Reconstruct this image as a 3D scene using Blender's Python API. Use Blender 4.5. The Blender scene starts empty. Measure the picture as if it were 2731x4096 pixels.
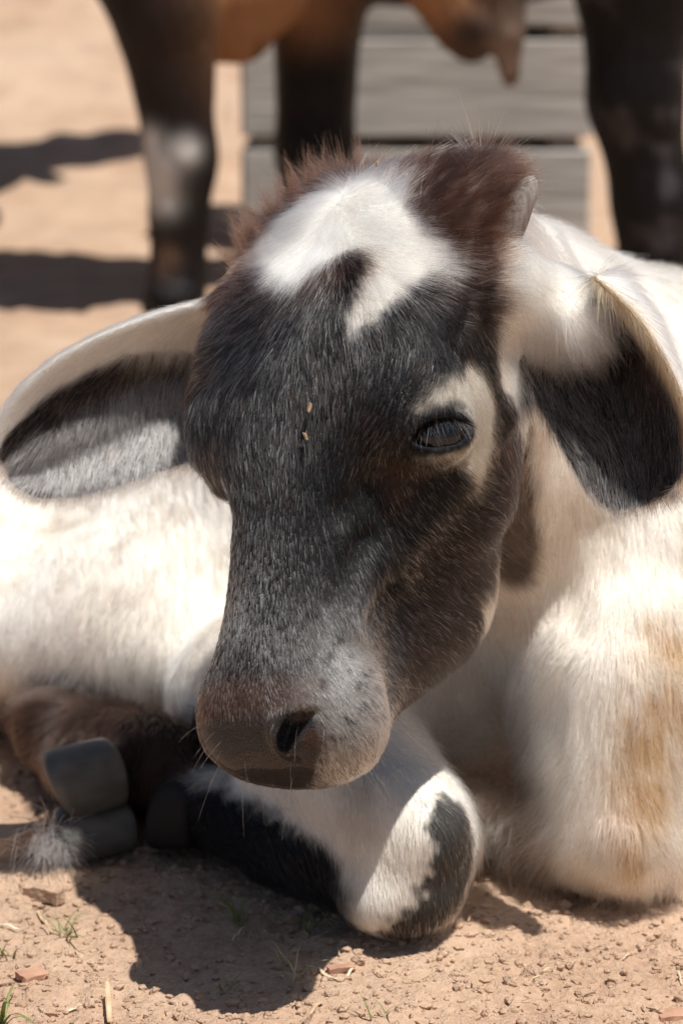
import bpy, bmesh, math, random, os
import numpy as np
from mathutils import Vector, Matrix, noise

# ------------------------------------------------------------------ camera, sky, sun, exposure
S = bpy.context.scene
PI = math.pi
cam_d = bpy.data.cameras.new('camera')
cam_o = bpy.data.objects.new('camera', cam_d)
S.collection.objects.link(cam_o)
S.camera = cam_o
cam_o.location = (0, 0, 0.65)
cam_o.rotation_euler = (math.radians(90 - 12.5), 0, 0)
cam_d.sensor_fit = 'VERTICAL'
cam_d.sensor_height = 36
cam_d.sensor_width = 24
cam_d.lens = 85
cam_d.clip_start = 0.05
cam_d.clip_end = 2000
cam_d.dof.use_dof = True
cam_d.dof.focus_distance = 1.52
cam_d.dof.aperture_fstop = 7.1

SUN = Vector((0.25, -0.25, 1.0)).normalized()         # towards the sun: high, from the right and a little in front
SUN_EL = math.asin(SUN.z)
SUN_AZ = math.atan2(SUN.x, SUN.y)
world = bpy.data.worlds.new('World')
S.world = world
world.use_nodes = True
wn = world.node_tree
bg = wn.nodes['Background']
sky = wn.nodes.new('ShaderNodeTexSky')
sky.sky_type = 'NISHITA'
sky.sun_disc = False
sky.sun_elevation = SUN_EL
sky.sun_rotation = SUN_AZ
wn.links.new(sky.outputs[0], bg.inputs[0])
bg.inputs[1].default_value = 0.055
sun_d = bpy.data.lights.new('sun', 'SUN')
sun_d.energy = 4.9
sun_d.angle = math.radians(0.53)
sun_d.color = (1.0, 0.965, 0.915)
sun_o = bpy.data.objects.new('sun', sun_d)
S.collection.objects.link(sun_o)
sun_o.rotation_euler = SUN.to_track_quat('Z', 'Y').to_euler()
S.view_settings.view_transform = 'Standard'
S.view_settings.look = 'None'
S.view_settings.exposure = 0.23
S.view_settings.gamma = 1
S.view_settings.use_curve_mapping = False
S.cycles.use_denoising = True
S.cycles.max_bounces = 14
S.cycles.transmission_bounces = 12
S.cycles.use_adaptive_sampling = True
S.cycles.adaptive_threshold = 0.015
S.cycles_curves.shape = 'RIBBONS'
S.cycles_curves.subdivisions = 2

FUR = float(os.environ.get('FUR_TEST', '1'))
rng = np.random.default_rng(7)
random.seed(7)
COL = S.collection

# ------------------------------------------------------------------ small helpers
def lin(*c):
    """sRGB 0..255 to linear"""
    return tuple(((v / 255) / 12.92 if v / 255 <= 0.04045 else ((v / 255 + 0.055) / 1.055) ** 2.4) for v in c)

def tag(o, label=None, cat=None, group=None, kind=None):
    if label: o['label'] = label
    if cat: o['category'] = cat
    if group: o['group'] = group
    if kind: o['kind'] = kind
    return o

def empty(name, loc=(0, 0, 0)):
    o = bpy.data.objects.new(name, None)
    COL.objects.link(o)
    o.location = loc
    o.empty_display_size = 0.05
    return o

def mesh_obj(name, verts, faces, mat=None, parent=None, smooth=True):
    me = bpy.data.meshes.new(name)
    me.from_pydata([tuple(map(float, v)) for v in verts], [], [tuple(map(int, f)) for f in faces])
    me.update()
    if smooth:
        me.polygons.foreach_set('use_smooth', [True] * len(me.polygons))
    o = bpy.data.objects.new(name, me)
    COL.objects.link(o)
    if mat: me.materials.append(mat)
    if parent: set_parent(o, parent)
    return o

def set_parent(o, parent):
    o.parent = parent
    o.matrix_parent_inverse = Matrix.Translation(parent.location).inverted() if parent.parent is None else \
        (Matrix.Translation(parent.parent.location) @ parent.matrix_parent_inverse @ Matrix.Translation(parent.location)).inverted()

def sstep(a, b, x):
    t = np.clip((x - a) / (b - a), 0, 1)
    return t * t * (3 - 2 * t)

def spline(xs, ys):
    """natural cubic spline through the stations, clamped outside"""
    xs = np.asarray(xs, float); ys = np.asarray(ys, float); n = len(xs)
    h = np.diff(xs); A = np.eye(n); B = np.zeros(n)
    for i in range(1, n - 1):
        A[i, i - 1] = h[i - 1]; A[i, i] = 2 * (h[i - 1] + h[i]); A[i, i + 1] = h[i]
        B[i] = 3 * ((ys[i + 1] - ys[i]) / h[i] - (ys[i] - ys[i - 1]) / h[i - 1])
    c = np.linalg.solve(A, B)
    gx = np.linspace(xs[0], xs[-1], 400)
    i = np.clip(np.searchsorted(xs, gx) - 1, 0, n - 2)
    dx = gx - xs[i]
    b = (ys[i + 1] - ys[i]) / h[i] - h[i] * (2 * c[i] + c[i + 1]) / 3
    d = (c[i + 1] - c[i]) / (3 * h[i])
    gy = ys[i] + b * dx + c[i] * dx ** 2 + d * dx ** 3
    return lambda x: np.interp(x, gx, gy)

def vnoise(P, scale, seed=0):
    """cheap smooth value noise, numpy, -1..1"""
    Q = np.asarray(P, float) * scale + seed * 17.31
    I = np.floor(Q).astype(np.int64); Fr = Q - I; Fr = Fr * Fr * (3 - 2 * Fr)
    out = np.zeros(len(Q))
    for dx in (0, 1):
        for dy in (0, 1):
            for dz in (0, 1):
                h = ((I[:, 0] + dx) * 73856093) ^ ((I[:, 1] + dy) * 19349663) ^ ((I[:, 2] + dz) * 83492791) ^ (seed * 2654435761 & 0xffffffff)
                h = (h ^ (h >> 13)) * 1274126177
                h = ((h ^ (h >> 16)) & 0xffff) / 32767.5 - 1
                out += h * np.where(dx, Fr[:, 0], 1 - Fr[:, 0]) * np.where(dy, Fr[:, 1], 1 - Fr[:, 1]) * np.where(dz, Fr[:, 2], 1 - Fr[:, 2])
    return out

def fbm(P, scale, oct=4, seed=0):
    s = 0; a = 1; n = 0
    for i in range(oct):
        s = s + a * vnoise(P, scale * 2 ** i, seed + i); n += a; a *= 0.5
    return s / n

# signed distance pieces -----------------------------------------------------
def smin(a, b, k):
    h = np.clip(0.5 + 0.5 * (b - a) / k, 0, 1)
    return b + (a - b) * h - k * h * (1 - h)

def smax(a, b, k):
    return -smin(-a, -b, k)

def ellip(P, c, r, R=None):
    q = P - np.asarray(c)
    if R is not None: q = q @ R
    r = np.asarray(r, float)
    k0 = np.sqrt(((q / r) ** 2).sum(1)) + 1e-9
    k1 = np.sqrt(((q / (r * r)) ** 2).sum(1)) + 1e-9
    return k0 * (k0 - 1) / k1

def rcone(P, a, b, ra, rb):
    a = np.asarray(a, float); b = np.asarray(b, float)
    ab = b - a
    t = np.clip(((P - a) @ ab) / (ab @ ab), 0, 1)
    return np.sqrt(((P - a - t[:, None] * ab) ** 2).sum(1)) - (ra + (rb - ra) * t)

def chain(P, pts, rad, k=0.01):
    f = None
    for i in range(len(pts) - 1):
        g = rcone(P, pts[i], pts[i + 1], rad[i], rad[i + 1])
        f = g if f is None else smin(f, g, k)
    return f

def basis(a, b):
    """columns: unit a, b made perpendicular, a x b"""
    a = np.asarray(a, float); a = a / np.linalg.norm(a)
    b = np.asarray(b, float); b = b - a * (a @ b); b = b / np.linalg.norm(b)
    return np.stack([a, b, np.cross(a, b)], 1)

def surface_nets(f, X, Y, Z):
    """naive surface nets on a rectilinear grid"""
    nx, ny, nz = f.shape
    s = f < 0
    cs = np.zeros((nx - 1, ny - 1, nz - 1), np.uint8)
    for i in (0, 1):
        for j in (0, 1):
            for k in (0, 1):
                cs += s[i:nx - 1 + i, j:ny - 1 + j, k:nz - 1 + k]
    act = (cs > 0) & (cs < 8)
    I, J, K = np.nonzero(act)
    idx = -np.ones(act.shape, np.int32)
    idx[I, J, K] = np.arange(len(I))
    acc = np.zeros((len(I), 3)); cnt = np.zeros(len(I))
    cor = [(i, j, k) for i in (0, 1) for j in (0, 1) for k in (0, 1)]
    for a in cor:
        for ax in range(3):
            if a[ax]: continue
            b = list(a); b[ax] = 1
            fa = f[I + a[0], J + a[1], K + a[2]]; fb = f[I + b[0], J + b[1], K + b[2]]
            m = (fa < 0) != (fb < 0)
            t = np.where(m, fa / np.where(fa - fb == 0, 1e-9, fa - fb), 0)
            pa = np.stack([X[I + a[0]], Y[J + a[1]], Z[K + a[2]]], 1)
            pb = np.stack([X[I + b[0]], Y[J + b[1]], Z[K + b[2]]], 1)
            acc += np.where(m[:, None], pa + (pb - pa) * t[:, None], 0); cnt += m
    V = acc / cnt[:, None]
    F = []
    for ax in range(3):
        sl0 = [slice(1, -1)] * 3; sl1 = [slice(1, -1)] * 3
        sl0[ax] = slice(0, -1); sl1[ax] = slice(1, None)
        A = s[tuple(sl0)]; B = s[tuple(sl1)]
        for flip in (False, True):
            m = (A & ~B) if not flip else (~A & B)
            g = np.nonzero(m)
            g = [g[q] + (0 if q == ax else 1) for q in range(3)]
            u, v = (ax + 1) % 3, (ax + 2) % 3
            def cell(du, dv):
                c = [g[0], g[1], g[2]]
                c[u] = c[u] - du; c[v] = c[v] - dv
                return idx[c[0], c[1], c[2]]
            q = np.stack([cell(1, 1), cell(0, 1), cell(0, 0), cell(1, 0)], 1)
            F.append(q if not flip else q[:, ::-1])
    F = np.concatenate(F)
    return V, F[(F >= 0).all(1)]

def sample_grid(fun, X, Y, Z, B=8, slack=2.2):
    """evaluate fun only in blocks the surface may cross"""
    nx, ny, nz = len(X), len(Y), len(Z)
    out = np.empty((nx, ny, nz), np.float32)
    bx, by, bz = [np.arange(0, n, B) for n in (nx, ny, nz)]
    def mid(A, b, n): return np.array([0.5 * (A[i] + A[min(i + B, n - 1)]) for i in b]), np.array([0.5 * (A[min(i + B, n - 1)] - A[i]) for i in b])
    mx, hx = mid(X, bx, nx); my, hy = mid(Y, by, ny); mz, hz = mid(Z, bz, nz)
    C = np.stack(np.meshgrid(mx, my, mz, indexing='ij'), -1).reshape(-1, 3)
    Hh = np.stack(np.meshgrid(hx, hy, hz, indexing='ij'), -1).reshape(-1, 3)
    fc = np.concatenate([fun(c) for c in np.array_split(C, 20)])
    near = np.abs(fc) < slack * np.sqrt((Hh ** 2).sum(1)) + 0.004
    nb = (len(bx), len(by), len(bz))
    fcg = fc.reshape(nb); ng = near.reshape(nb)
    up = np.repeat(np.repeat(np.repeat(fcg, B, 0), B, 1), B, 2)[:nx, :ny, :nz]
    out[:] = up
    mask = np.repeat(np.repeat(np.repeat(ng, B, 0), B, 1), B, 2)[:nx, :ny, :nz]
    I, J, K = np.nonzero(mask)
    for s0 in range(0, len(I), 400000):
        e = slice(s0, s0 + 400000)
        P = np.stack([X[I[e]], Y[J[e]], Z[K[e]]], 1)
        out[I[e], J[e], K[e]] = fun(P)
    return out

def axis_steps(a, b, fine, lo, hi, coarse):
    """grid line positions: fine between a and b, coarse out to lo and hi"""
    left = np.linspace(lo, a, max(2, int(round((a - lo) / coarse)) + 1))[:-1] if a > lo else np.array([])
    mid = np.linspace(a, b, int(round((b - a) / fine)) + 1)
    right = np.linspace(b, hi, max(2, int(round((hi - b) / coarse)) + 1))[1:] if hi > b else np.array([])
    return np.concatenate([left, mid, right])
# ------------------------------------------------------------------ the calf: shape
HO = np.array([-0.006, 1.595, 0.505])                  # crown whorl
EM = np.array([-0.078, -0.205, -0.303]); EM /= np.linalg.norm(EM)   # crown to muzzle
EL = np.array([.735, -.62, .24]); EL -= EM * (EL @ EM); EL /= np.linalg.norm(EL)   # towards the calf's left cheek
ED = np.cross(EL, EM); ED = ED if ED[2] > 0 else -ED                  # out of the forehead
HB = np.stack([EL, EM, ED], 1)                          # local (l, m, d) -> world
def to_head(P): return (P - HO) @ HB
def from_head(q): return HO + np.asarray(q, float) @ HB.T

_m = [-.055, -.035, -.01, .03, .07, .11, .14, .165, .195, .225, .26, .295, .323, .347, .364, .374]
s_top = spline(_m, [-.068, -.037, -.013, .006, .0185, .018, .014, .008, .000, -.007, -.014, -.020, -.024, -.031, -.045, -.062])
s_wid = spline(_m, [.046, .071, .090, .103, .109, .109, .103, .088, .067, .054, .050, .053, .060, .060, .049, .030])
s_bot = spline(_m, [-.11, -.128, -.136, -.147, -.158, -.170, -.188, -.208, -.222, -.217, -.193, -.157, -.132, -.122, -.110, -.096])
s_lin = spline(_m, [-.07, -.055, -.045, -.038, -.034, -.034, -.038, -.046, -.056, -.062, -.064, -.066, -.068, -.071, -.075, -.079])

def both(P, c, r, R=None):
    """ellipsoid on both sides of the midline (head coordinates)"""
    Q = P.copy(); Q[:, 0] = np.abs(Q[:, 0])
    return ellip(Q, c, r, R)

EYE_R = 0.0205
EYE_OUT = np.array([.83, .12, .54]); EYE_OUT /= np.linalg.norm(EYE_OUT)
EYE_AX = HB.T @ np.array([-1, -.3, -.10])              # towards the inner corner
EB = basis(EYE_OUT, EYE_AX)                            # out, corner-wards, third
if (HB @ EB[:, 2])[2] < 0: EB[:, 2] *= -1              # third points up the lid

def f_skull(q):
    l, m, d = q[:, 0], q[:, 1], q[:, 2]
    mc = np.clip(m, _m[0], _m[-1])
    w, tp, bt, ln = s_wid(mc), s_top(mc), s_bot(mc), s_lin(mc)
    up = d > ln
    h = np.where(up, tp - ln, ln - bt)
    n = np.where(up, 2.2 + .3 * sstep(.16, .26, m), 2.0 - .32 * sstep(.02, .08, m) * sstep(.24, .17, m))
    r = ((np.abs(l) / w) ** n + (np.abs(d - ln) / h) ** n) ** (1 / n)
    f = (r - 1) * np.minimum(w, h) * 0.95
    f = smax(f, np.maximum(_m[0] - m, m - _m[-1]), 0.01)
    f = smin(f, both(q, (.074, .140, -.034), (.026, .036, .028)), .018)          # brow and orbit
    f = smin(f, both(q, (.050, .130, -.120), (.022, .060, .045)), .025)          # cheek
    f = smin(f, both(q, (.034, .333, -.070), (.027, .034, .034)), .015)          # muzzle pads
    f = smin(f, ellip(q, (0, .312, -.108), (.032, .034, .017)), .012)            # chin
    return f

# the eyeball sits a little behind the surface of the side of the face
_p = np.array([.079, .1565, -.056])
_ts = np.linspace(-.05, .05, 400)
_fs = f_skull(_p + _ts[:, None] * EYE_OUT)
_surf = _p + _ts[np.nonzero(_fs < 0)[0][-1]] * EYE_OUT
EYE_C = _surf - EYE_OUT * .0155
NOS_OUT = np.array([.60, .55, .58]); NOS_OUT /= np.linalg.norm(NOS_OUT)
_p = np.array([.0295, .350, -.046])
_fs = f_skull(_p + _ts[:, None] * NOS_OUT)
NOS_C = _p + _ts[np.nonzero(_fs < 0)[0][-1]] * NOS_OUT
NOS = basis(NOS_OUT, HB.T @ np.array([-.52, -.1, -.85]))      # nostril: outwards, along the slit

def line_dist(q, pts):
    d = None
    for a, b in zip(pts[:-1], pts[1:]):
        g = rcone(q, a, b, 0, 0)
        d = g if d is None else np.minimum(d, g)
    return d

# soft relief of the face: path, height (minus = groove), softness; same on both sides
RELIEF = [
    ([(.086, .179, -.036), (.072, .187, -.036), (.058, .198, -.030), (.048, .215, -.026)], -.0055, .0070),   # tear line
    ([(.051, .227, -.045), (.048, .246, -.042), (.046, .271, -.039)], -.0058, .0050),                        # groove of the nose muscle
    ([(.053, .222, -.060), (.050, .250, -.058), (.050, .280, -.054)], .0048, .0075),
    ([(.055, .215, -.086), (.052, .243, -.078), (.052, .275, -.064)], -.0022, .0050),
    ([(.078, .172, -.086), (.064, .200, -.084), (.056, .230, -.076)], .0075, .0115),                         # face crest
    ([(.053, .309, -.099), (.050, .325, -.100), (.040, .342, -.100), (.018, .354, -.098)], -.0040, .0035),   # mouth line
    ([(.054, .309, -.099), (.054, .285, -.092), (.050, .262, -.090)], -.0040, .0090),
    ([(.0, .16, .010), (.0, .10, .020), (.0, .05, .016)], -.0030, .0220),                                    # middle of the forehead
    ([(.070, .10, -.008), (.084, .125, -.022), (.090, .145, -.032)], .0060, .0110),
    ([(.100, .105, -.050), (.095, .06, -.050)], -.0060, .0160),                                              # temple hollow
    ([(.0, .205, -.002), (.0, .30, -.02)], .0015, .0150),
]

def f_head(P):
    q = to_head(P)
    f = f_skull(q)
    Q = q.copy(); Q[:, 0] = np.abs(q[:, 0])
    near = f < .03
    if near.any():
        rel = np.zeros(len(f))
        for pts, hgt, sg in RELIEF:
            rel[near] += hgt * np.exp(-.5 * (line_dist(Q[near], pts) / sg) ** 2)
        f = f - rel
    n = (Q - NOS_C) @ NOS
    f = np.where(q[:, 0] > 0, smin(f, ellip(n, (-.006, -.003, .001), (.011, .022, .014)), .008), f)         # nostril wing
    bend = n[:, 2] + 16 * n[:, 1] ** 2 - .003
    slit = np.sqrt((n[:, 1] / .0190) ** 2 + (bend / .0060) ** 2 + ((n[:, 0] - .001) / .016) ** 2)
    f = np.where(q[:, 0] > 0, smax(f, -(slit - 1) * .0060, .0025), f)                                        # nostril slit
    e = (Q - EYE_C) @ EB
    f = smin(f, ellip(e, (.001, .002, .002), (.0245, .028, .0225)), .012)         # lids
    f = smax(f, -ellip(e, (.022, .001, -.0024), (.017, .0205, .0088)), .0025)       # opening between the lids
    g = np.sqrt((e[:, 2] - (.0135 - 9 * e[:, 1] ** 2)) ** 2 + (e[:, 0] - .020) ** 2) - .0018
    f = smax(f, -np.where(np.abs(e[:, 1]) < .020, g, .01), .004)                  # crease of the upper lid
    return f

def ear_frame(base, tip, face):
    a = np.asarray(tip, float) - np.asarray(base, float)
    L = np.linalg.norm(a); a /= L
    n = np.asarray(face, float); n = n - a * (n @ a); n /= np.linalg.norm(n)
    return np.asarray(base, float), L, np.stack([a, np.cross(n, a), n], 1)

EARS = [
    dict(fr=ear_frame((-.070, 1.640, .388), (-.229, 1.640, .322), (0.05, -1, .06)), w=.053, cup=1.0, bend=.006,
         wid=spline([-.15, 0, .15, .35, .55, .75, .9, 1.0, 1.04], [.85, .95, 1.0, 1.0, .97, .88, .70, .42, .20])),
    dict(fr=ear_frame((.147, 1.560, .434), (.203, 1.518, .327), (-.50, -1, -.22)), w=.049, cup=1.45, bend=-.003,
         wid=spline([-.15, 0, .15, .35, .55, .75, .9, 1.0, 1.04], [.62, .80, .92, 1.0, 1.0, .95, .82, .56, .30])),
]

def f_ear(P, E):
    o, L, Bm = E['fr']
    q = (P - o) @ Bm
    a, b, n = q[:, 0] / L, q[:, 1], q[:, 2]
    w = E['w'] * E['wid'](np.clip(a, -.15, 1.04))
    bb = b + E['bend'] * np.sin(np.clip(a, 0, 1) * PI)
    u = bb / np.maximum(w, 1e-3)
    depth = (0.030 * (1 - np.clip(a, 0, 1)) ** 1.0 + 0.010) * E['cup']
    n0 = depth * (u ** 2 - 1) + .006 + .0014 * np.sin(u * 9.5 + .8) * sstep(.15, .4, a) * sstep(1.0, .75, np.abs(u))
    th = .0038
    f = np.abs(n - n0) / np.sqrt(1 + (2 * depth * u / np.maximum(w, .01)) ** 2) - th
    f = smax(f, (np.abs(bb) - w) * .8, .006)
    f = smax(f, np.maximum(-.12 - a, a - 1.04) * L, .006)
    return f

# the trunk and the legs are laid out in a frame of their own, a little smaller than the world
_BC, _BW, _BS = np.array([0, 0, .60]), np.array([0, 0, .65]), 1.0833
def to_body(P): return _BC + (P - _BW) / _BS
def from_body(P): return _BW + (np.asarray(P, float) - _BC) * _BS

def f_body(P0):
    P = to_body(P0)
    # trunk lying behind the head, chest to the right, rump far left
    f = chain(P, [(.205, 1.80, .185), (.02, 1.93, .145), (-.17, 2.04, .112)], [.150, .155, .132], .05)
    f = smin(f, ellip(P, (.215, 1.86, .285), (.13, .13, .085)), .06)              # withers
    f = smin(f, ellip(P, (-.345, 1.955, .088), (.120, .15, .115)), .014)            # thigh
    f = smin(f, ellip(P, (-.10, 1.90, .085), (.20, .16, .105)), .04)              # belly on the ground
    f = smin(f, ellip(P, (.07, 1.74, .09), (.13, .10, .11)), .04)
    f = smin(f, ellip(P, (.200, 1.73, .195), (.135, .14, .150)), .05)             # chest
    f = smin(f, chain(P, [(.200, 1.665, .205), (.192, 1.578, .120), (.184, 1.517, .044)], [.090, .070, .042], .03), .03)   # brisket
    # neck
    nk = to_body(from_head((0, .01, -.10)))
    f = smin(f, chain(P, [nk, (.12, 1.74, .31), (.20, 1.80, .24)], [.072, .105, .15], .04), .04)
    nk2 = to_body(from_head((.0, .07, -.125)))
    f = smin(f, chain(P, [nk2, (.14, 1.68, .22)], [.055, .095], .04), .05)
    # right foreleg, folded: forearm, knee, cannon
    f = smin(f, chain(P, [(-.060, 1.72, .080), (-.015, 1.60, .088), (.036, 1.475, .066)], [.066, .058, .045], .02), .02)
    f = smin(f, ellip(P, (.040, 1.462, .050), (.041, .046, .052)), .012)
    f = smin(f, ellip(P, (.052, 1.435, .074), (.022, .018, .022)), .014)
    f = smin(f, ellip(P, (.030, 1.432, .030), (.030, .016, .020)), .014)
    f = smin(f, chain(P, [(.030, 1.460, .036), (-.04, 1.545, .030), (-.103, 1.615, .034)], [.034, .028, .031], .012), .012)
    # left foreleg lying under the chest
    f = smin(f, chain(P, [(.175, 1.53, .030), (.09, 1.61, .026), (.0, 1.70, .028)], [.034, .026, .028], .012), .02)
    # hind leg reaching forward along the belly
    f = smin(f, chain(P, [(-.23, 1.88, .036), (-.215, 1.76, .036), (-.168, 1.674, .040)], [.030, .030, .036], .015), .012)
    f = smin(f, chain(P, [(-.168, 1.674, .044), (-.125, 1.640, .050)], [.036, .034], .015), .012)
    near = np.abs(f) < .03
    if near.any():
        Pn = P[near]
        fold = vnoise(Pn * (1.0, 1.0, .30), 26, 81) + .6 * vnoise(Pn * (1.0, 1.0, .35), 55, 82)
        ch = sstep(.09, .15, Pn[:, 0]) * sstep(1.72, 1.62, Pn[:, 1])
        kn = np.exp(-((Pn - (.035, 1.46, .055)) ** 2).sum(1) / .07 ** 2)
        f[near] -= .0060 * fold * ch + .0035 * vnoise(Pn, 18, 83) + .0045 * kn * vnoise(Pn, 34, 84)
    f = smax(f, .002 - P[:, 2], .006)
    return f * _BS

def f_root(P):
    # root of the left ear
    return chain(P, [from_head((.080, .035, -.075)), (.132, 1.585, .436), (.152, 1.565, .430)], [.032, .026, .016], .01)

def f_calf(P):
    f = smin(f_head(P), f_body(P), .03)
    f = smin(f, f_root(P), .02)
    f = smin(f, f_ear(P, EARS[0]), .012)
    f = smin(f, f_ear(P, EARS[1]), .02)
    # eye openings and nostrils stay open after blending
    return f

GX = axis_steps(-.25, .25, .0023, -.52, .42, .007)
GY = axis_steps(1.36, 1.705, .0024, 1.355, 2.45, .008)
GZ = axis_steps(.14, .535, .0023, -.012, .54, .0055)
import time as _t
_t0 = _t.time()
FG = sample_grid(f_calf, GX, GY, GZ)
CV, CF = surface_nets(FG, GX, GY, GZ)
del FG
print('calf surface', len(CV), len(CF), round(_t.time() - _t0, 1))
WHITE_CROWN = [(0.0208, -1.167), (0.0127, -1.078), (-0.0016, -1.037), (-0.0149, -0.963), (-0.0289, -0.861), (-0.0344, -0.399), (-0.0205, 0.702), (0.0014, 0.983), (0.0223, 1.119), (0.0391, 1.257), (0.0548, 1.354), (0.0655, 1.303), (0.0764, 1.211), (0.0898, 1.119), (0.1068, 1.016), (0.1143, 0.897), (0.1024, 0.84), (0.0814, 0.865), (0.0662, 0.901), (0.0519, 0.839), (0.0501, 0.67), (0.0546, 0.404), (0.0619, 0.22), (0.0722, 0.135), (0.0636, -0.329), (0.0446, -0.827)]
EYE_CREAM = [(0.1581, 1.289), (0.1469, 1.363), (0.1288, 1.52), (0.1051, 1.789), (0.1054, 1.962), (0.1123, 2.154), (0.1297, 2.209), (0.1492, 2.248), (0.1609, 2.276), (0.1714, 2.266), (0.1698, 2.117), (0.1675, 1.949), (0.1751, 1.642), (0.179, 1.51), (0.1795, 1.45), (0.1739, 1.555), (0.1625, 1.711), (0.1504, 1.719), (0.1426, 1.657), (0.1509, 1.458), (0.1578, 1.358)]
DARK_EDGE = [(0.0027, 1.628), (0.0295, 1.677), (0.0451, 1.742), (0.0703, 1.944), (0.0964, 2.123), (0.1092, 2.209), (0.1123, 2.322), (0.1046, 2.607), (0.1008, 2.932), (0.121, 3.069), (0.215, 2.9), (0.235, 3.2)]
NOSE_PAD = [(0.3428, -0.869), (0.3479, -0.658), (0.3506, -0.451), (0.3501, 0.085), (0.3469, 0.483), (0.3427, 0.684), (0.3402, 0.787), (0.3425, 0.926), (0.3525, 0.961), (0.3616, 1.069), (0.3688, 1.174), (0.3732, 1.204), (0.3746, -0.289), (0.3721, -1.118), (0.3664, -1.139), (0.3564, -0.953)]
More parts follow.
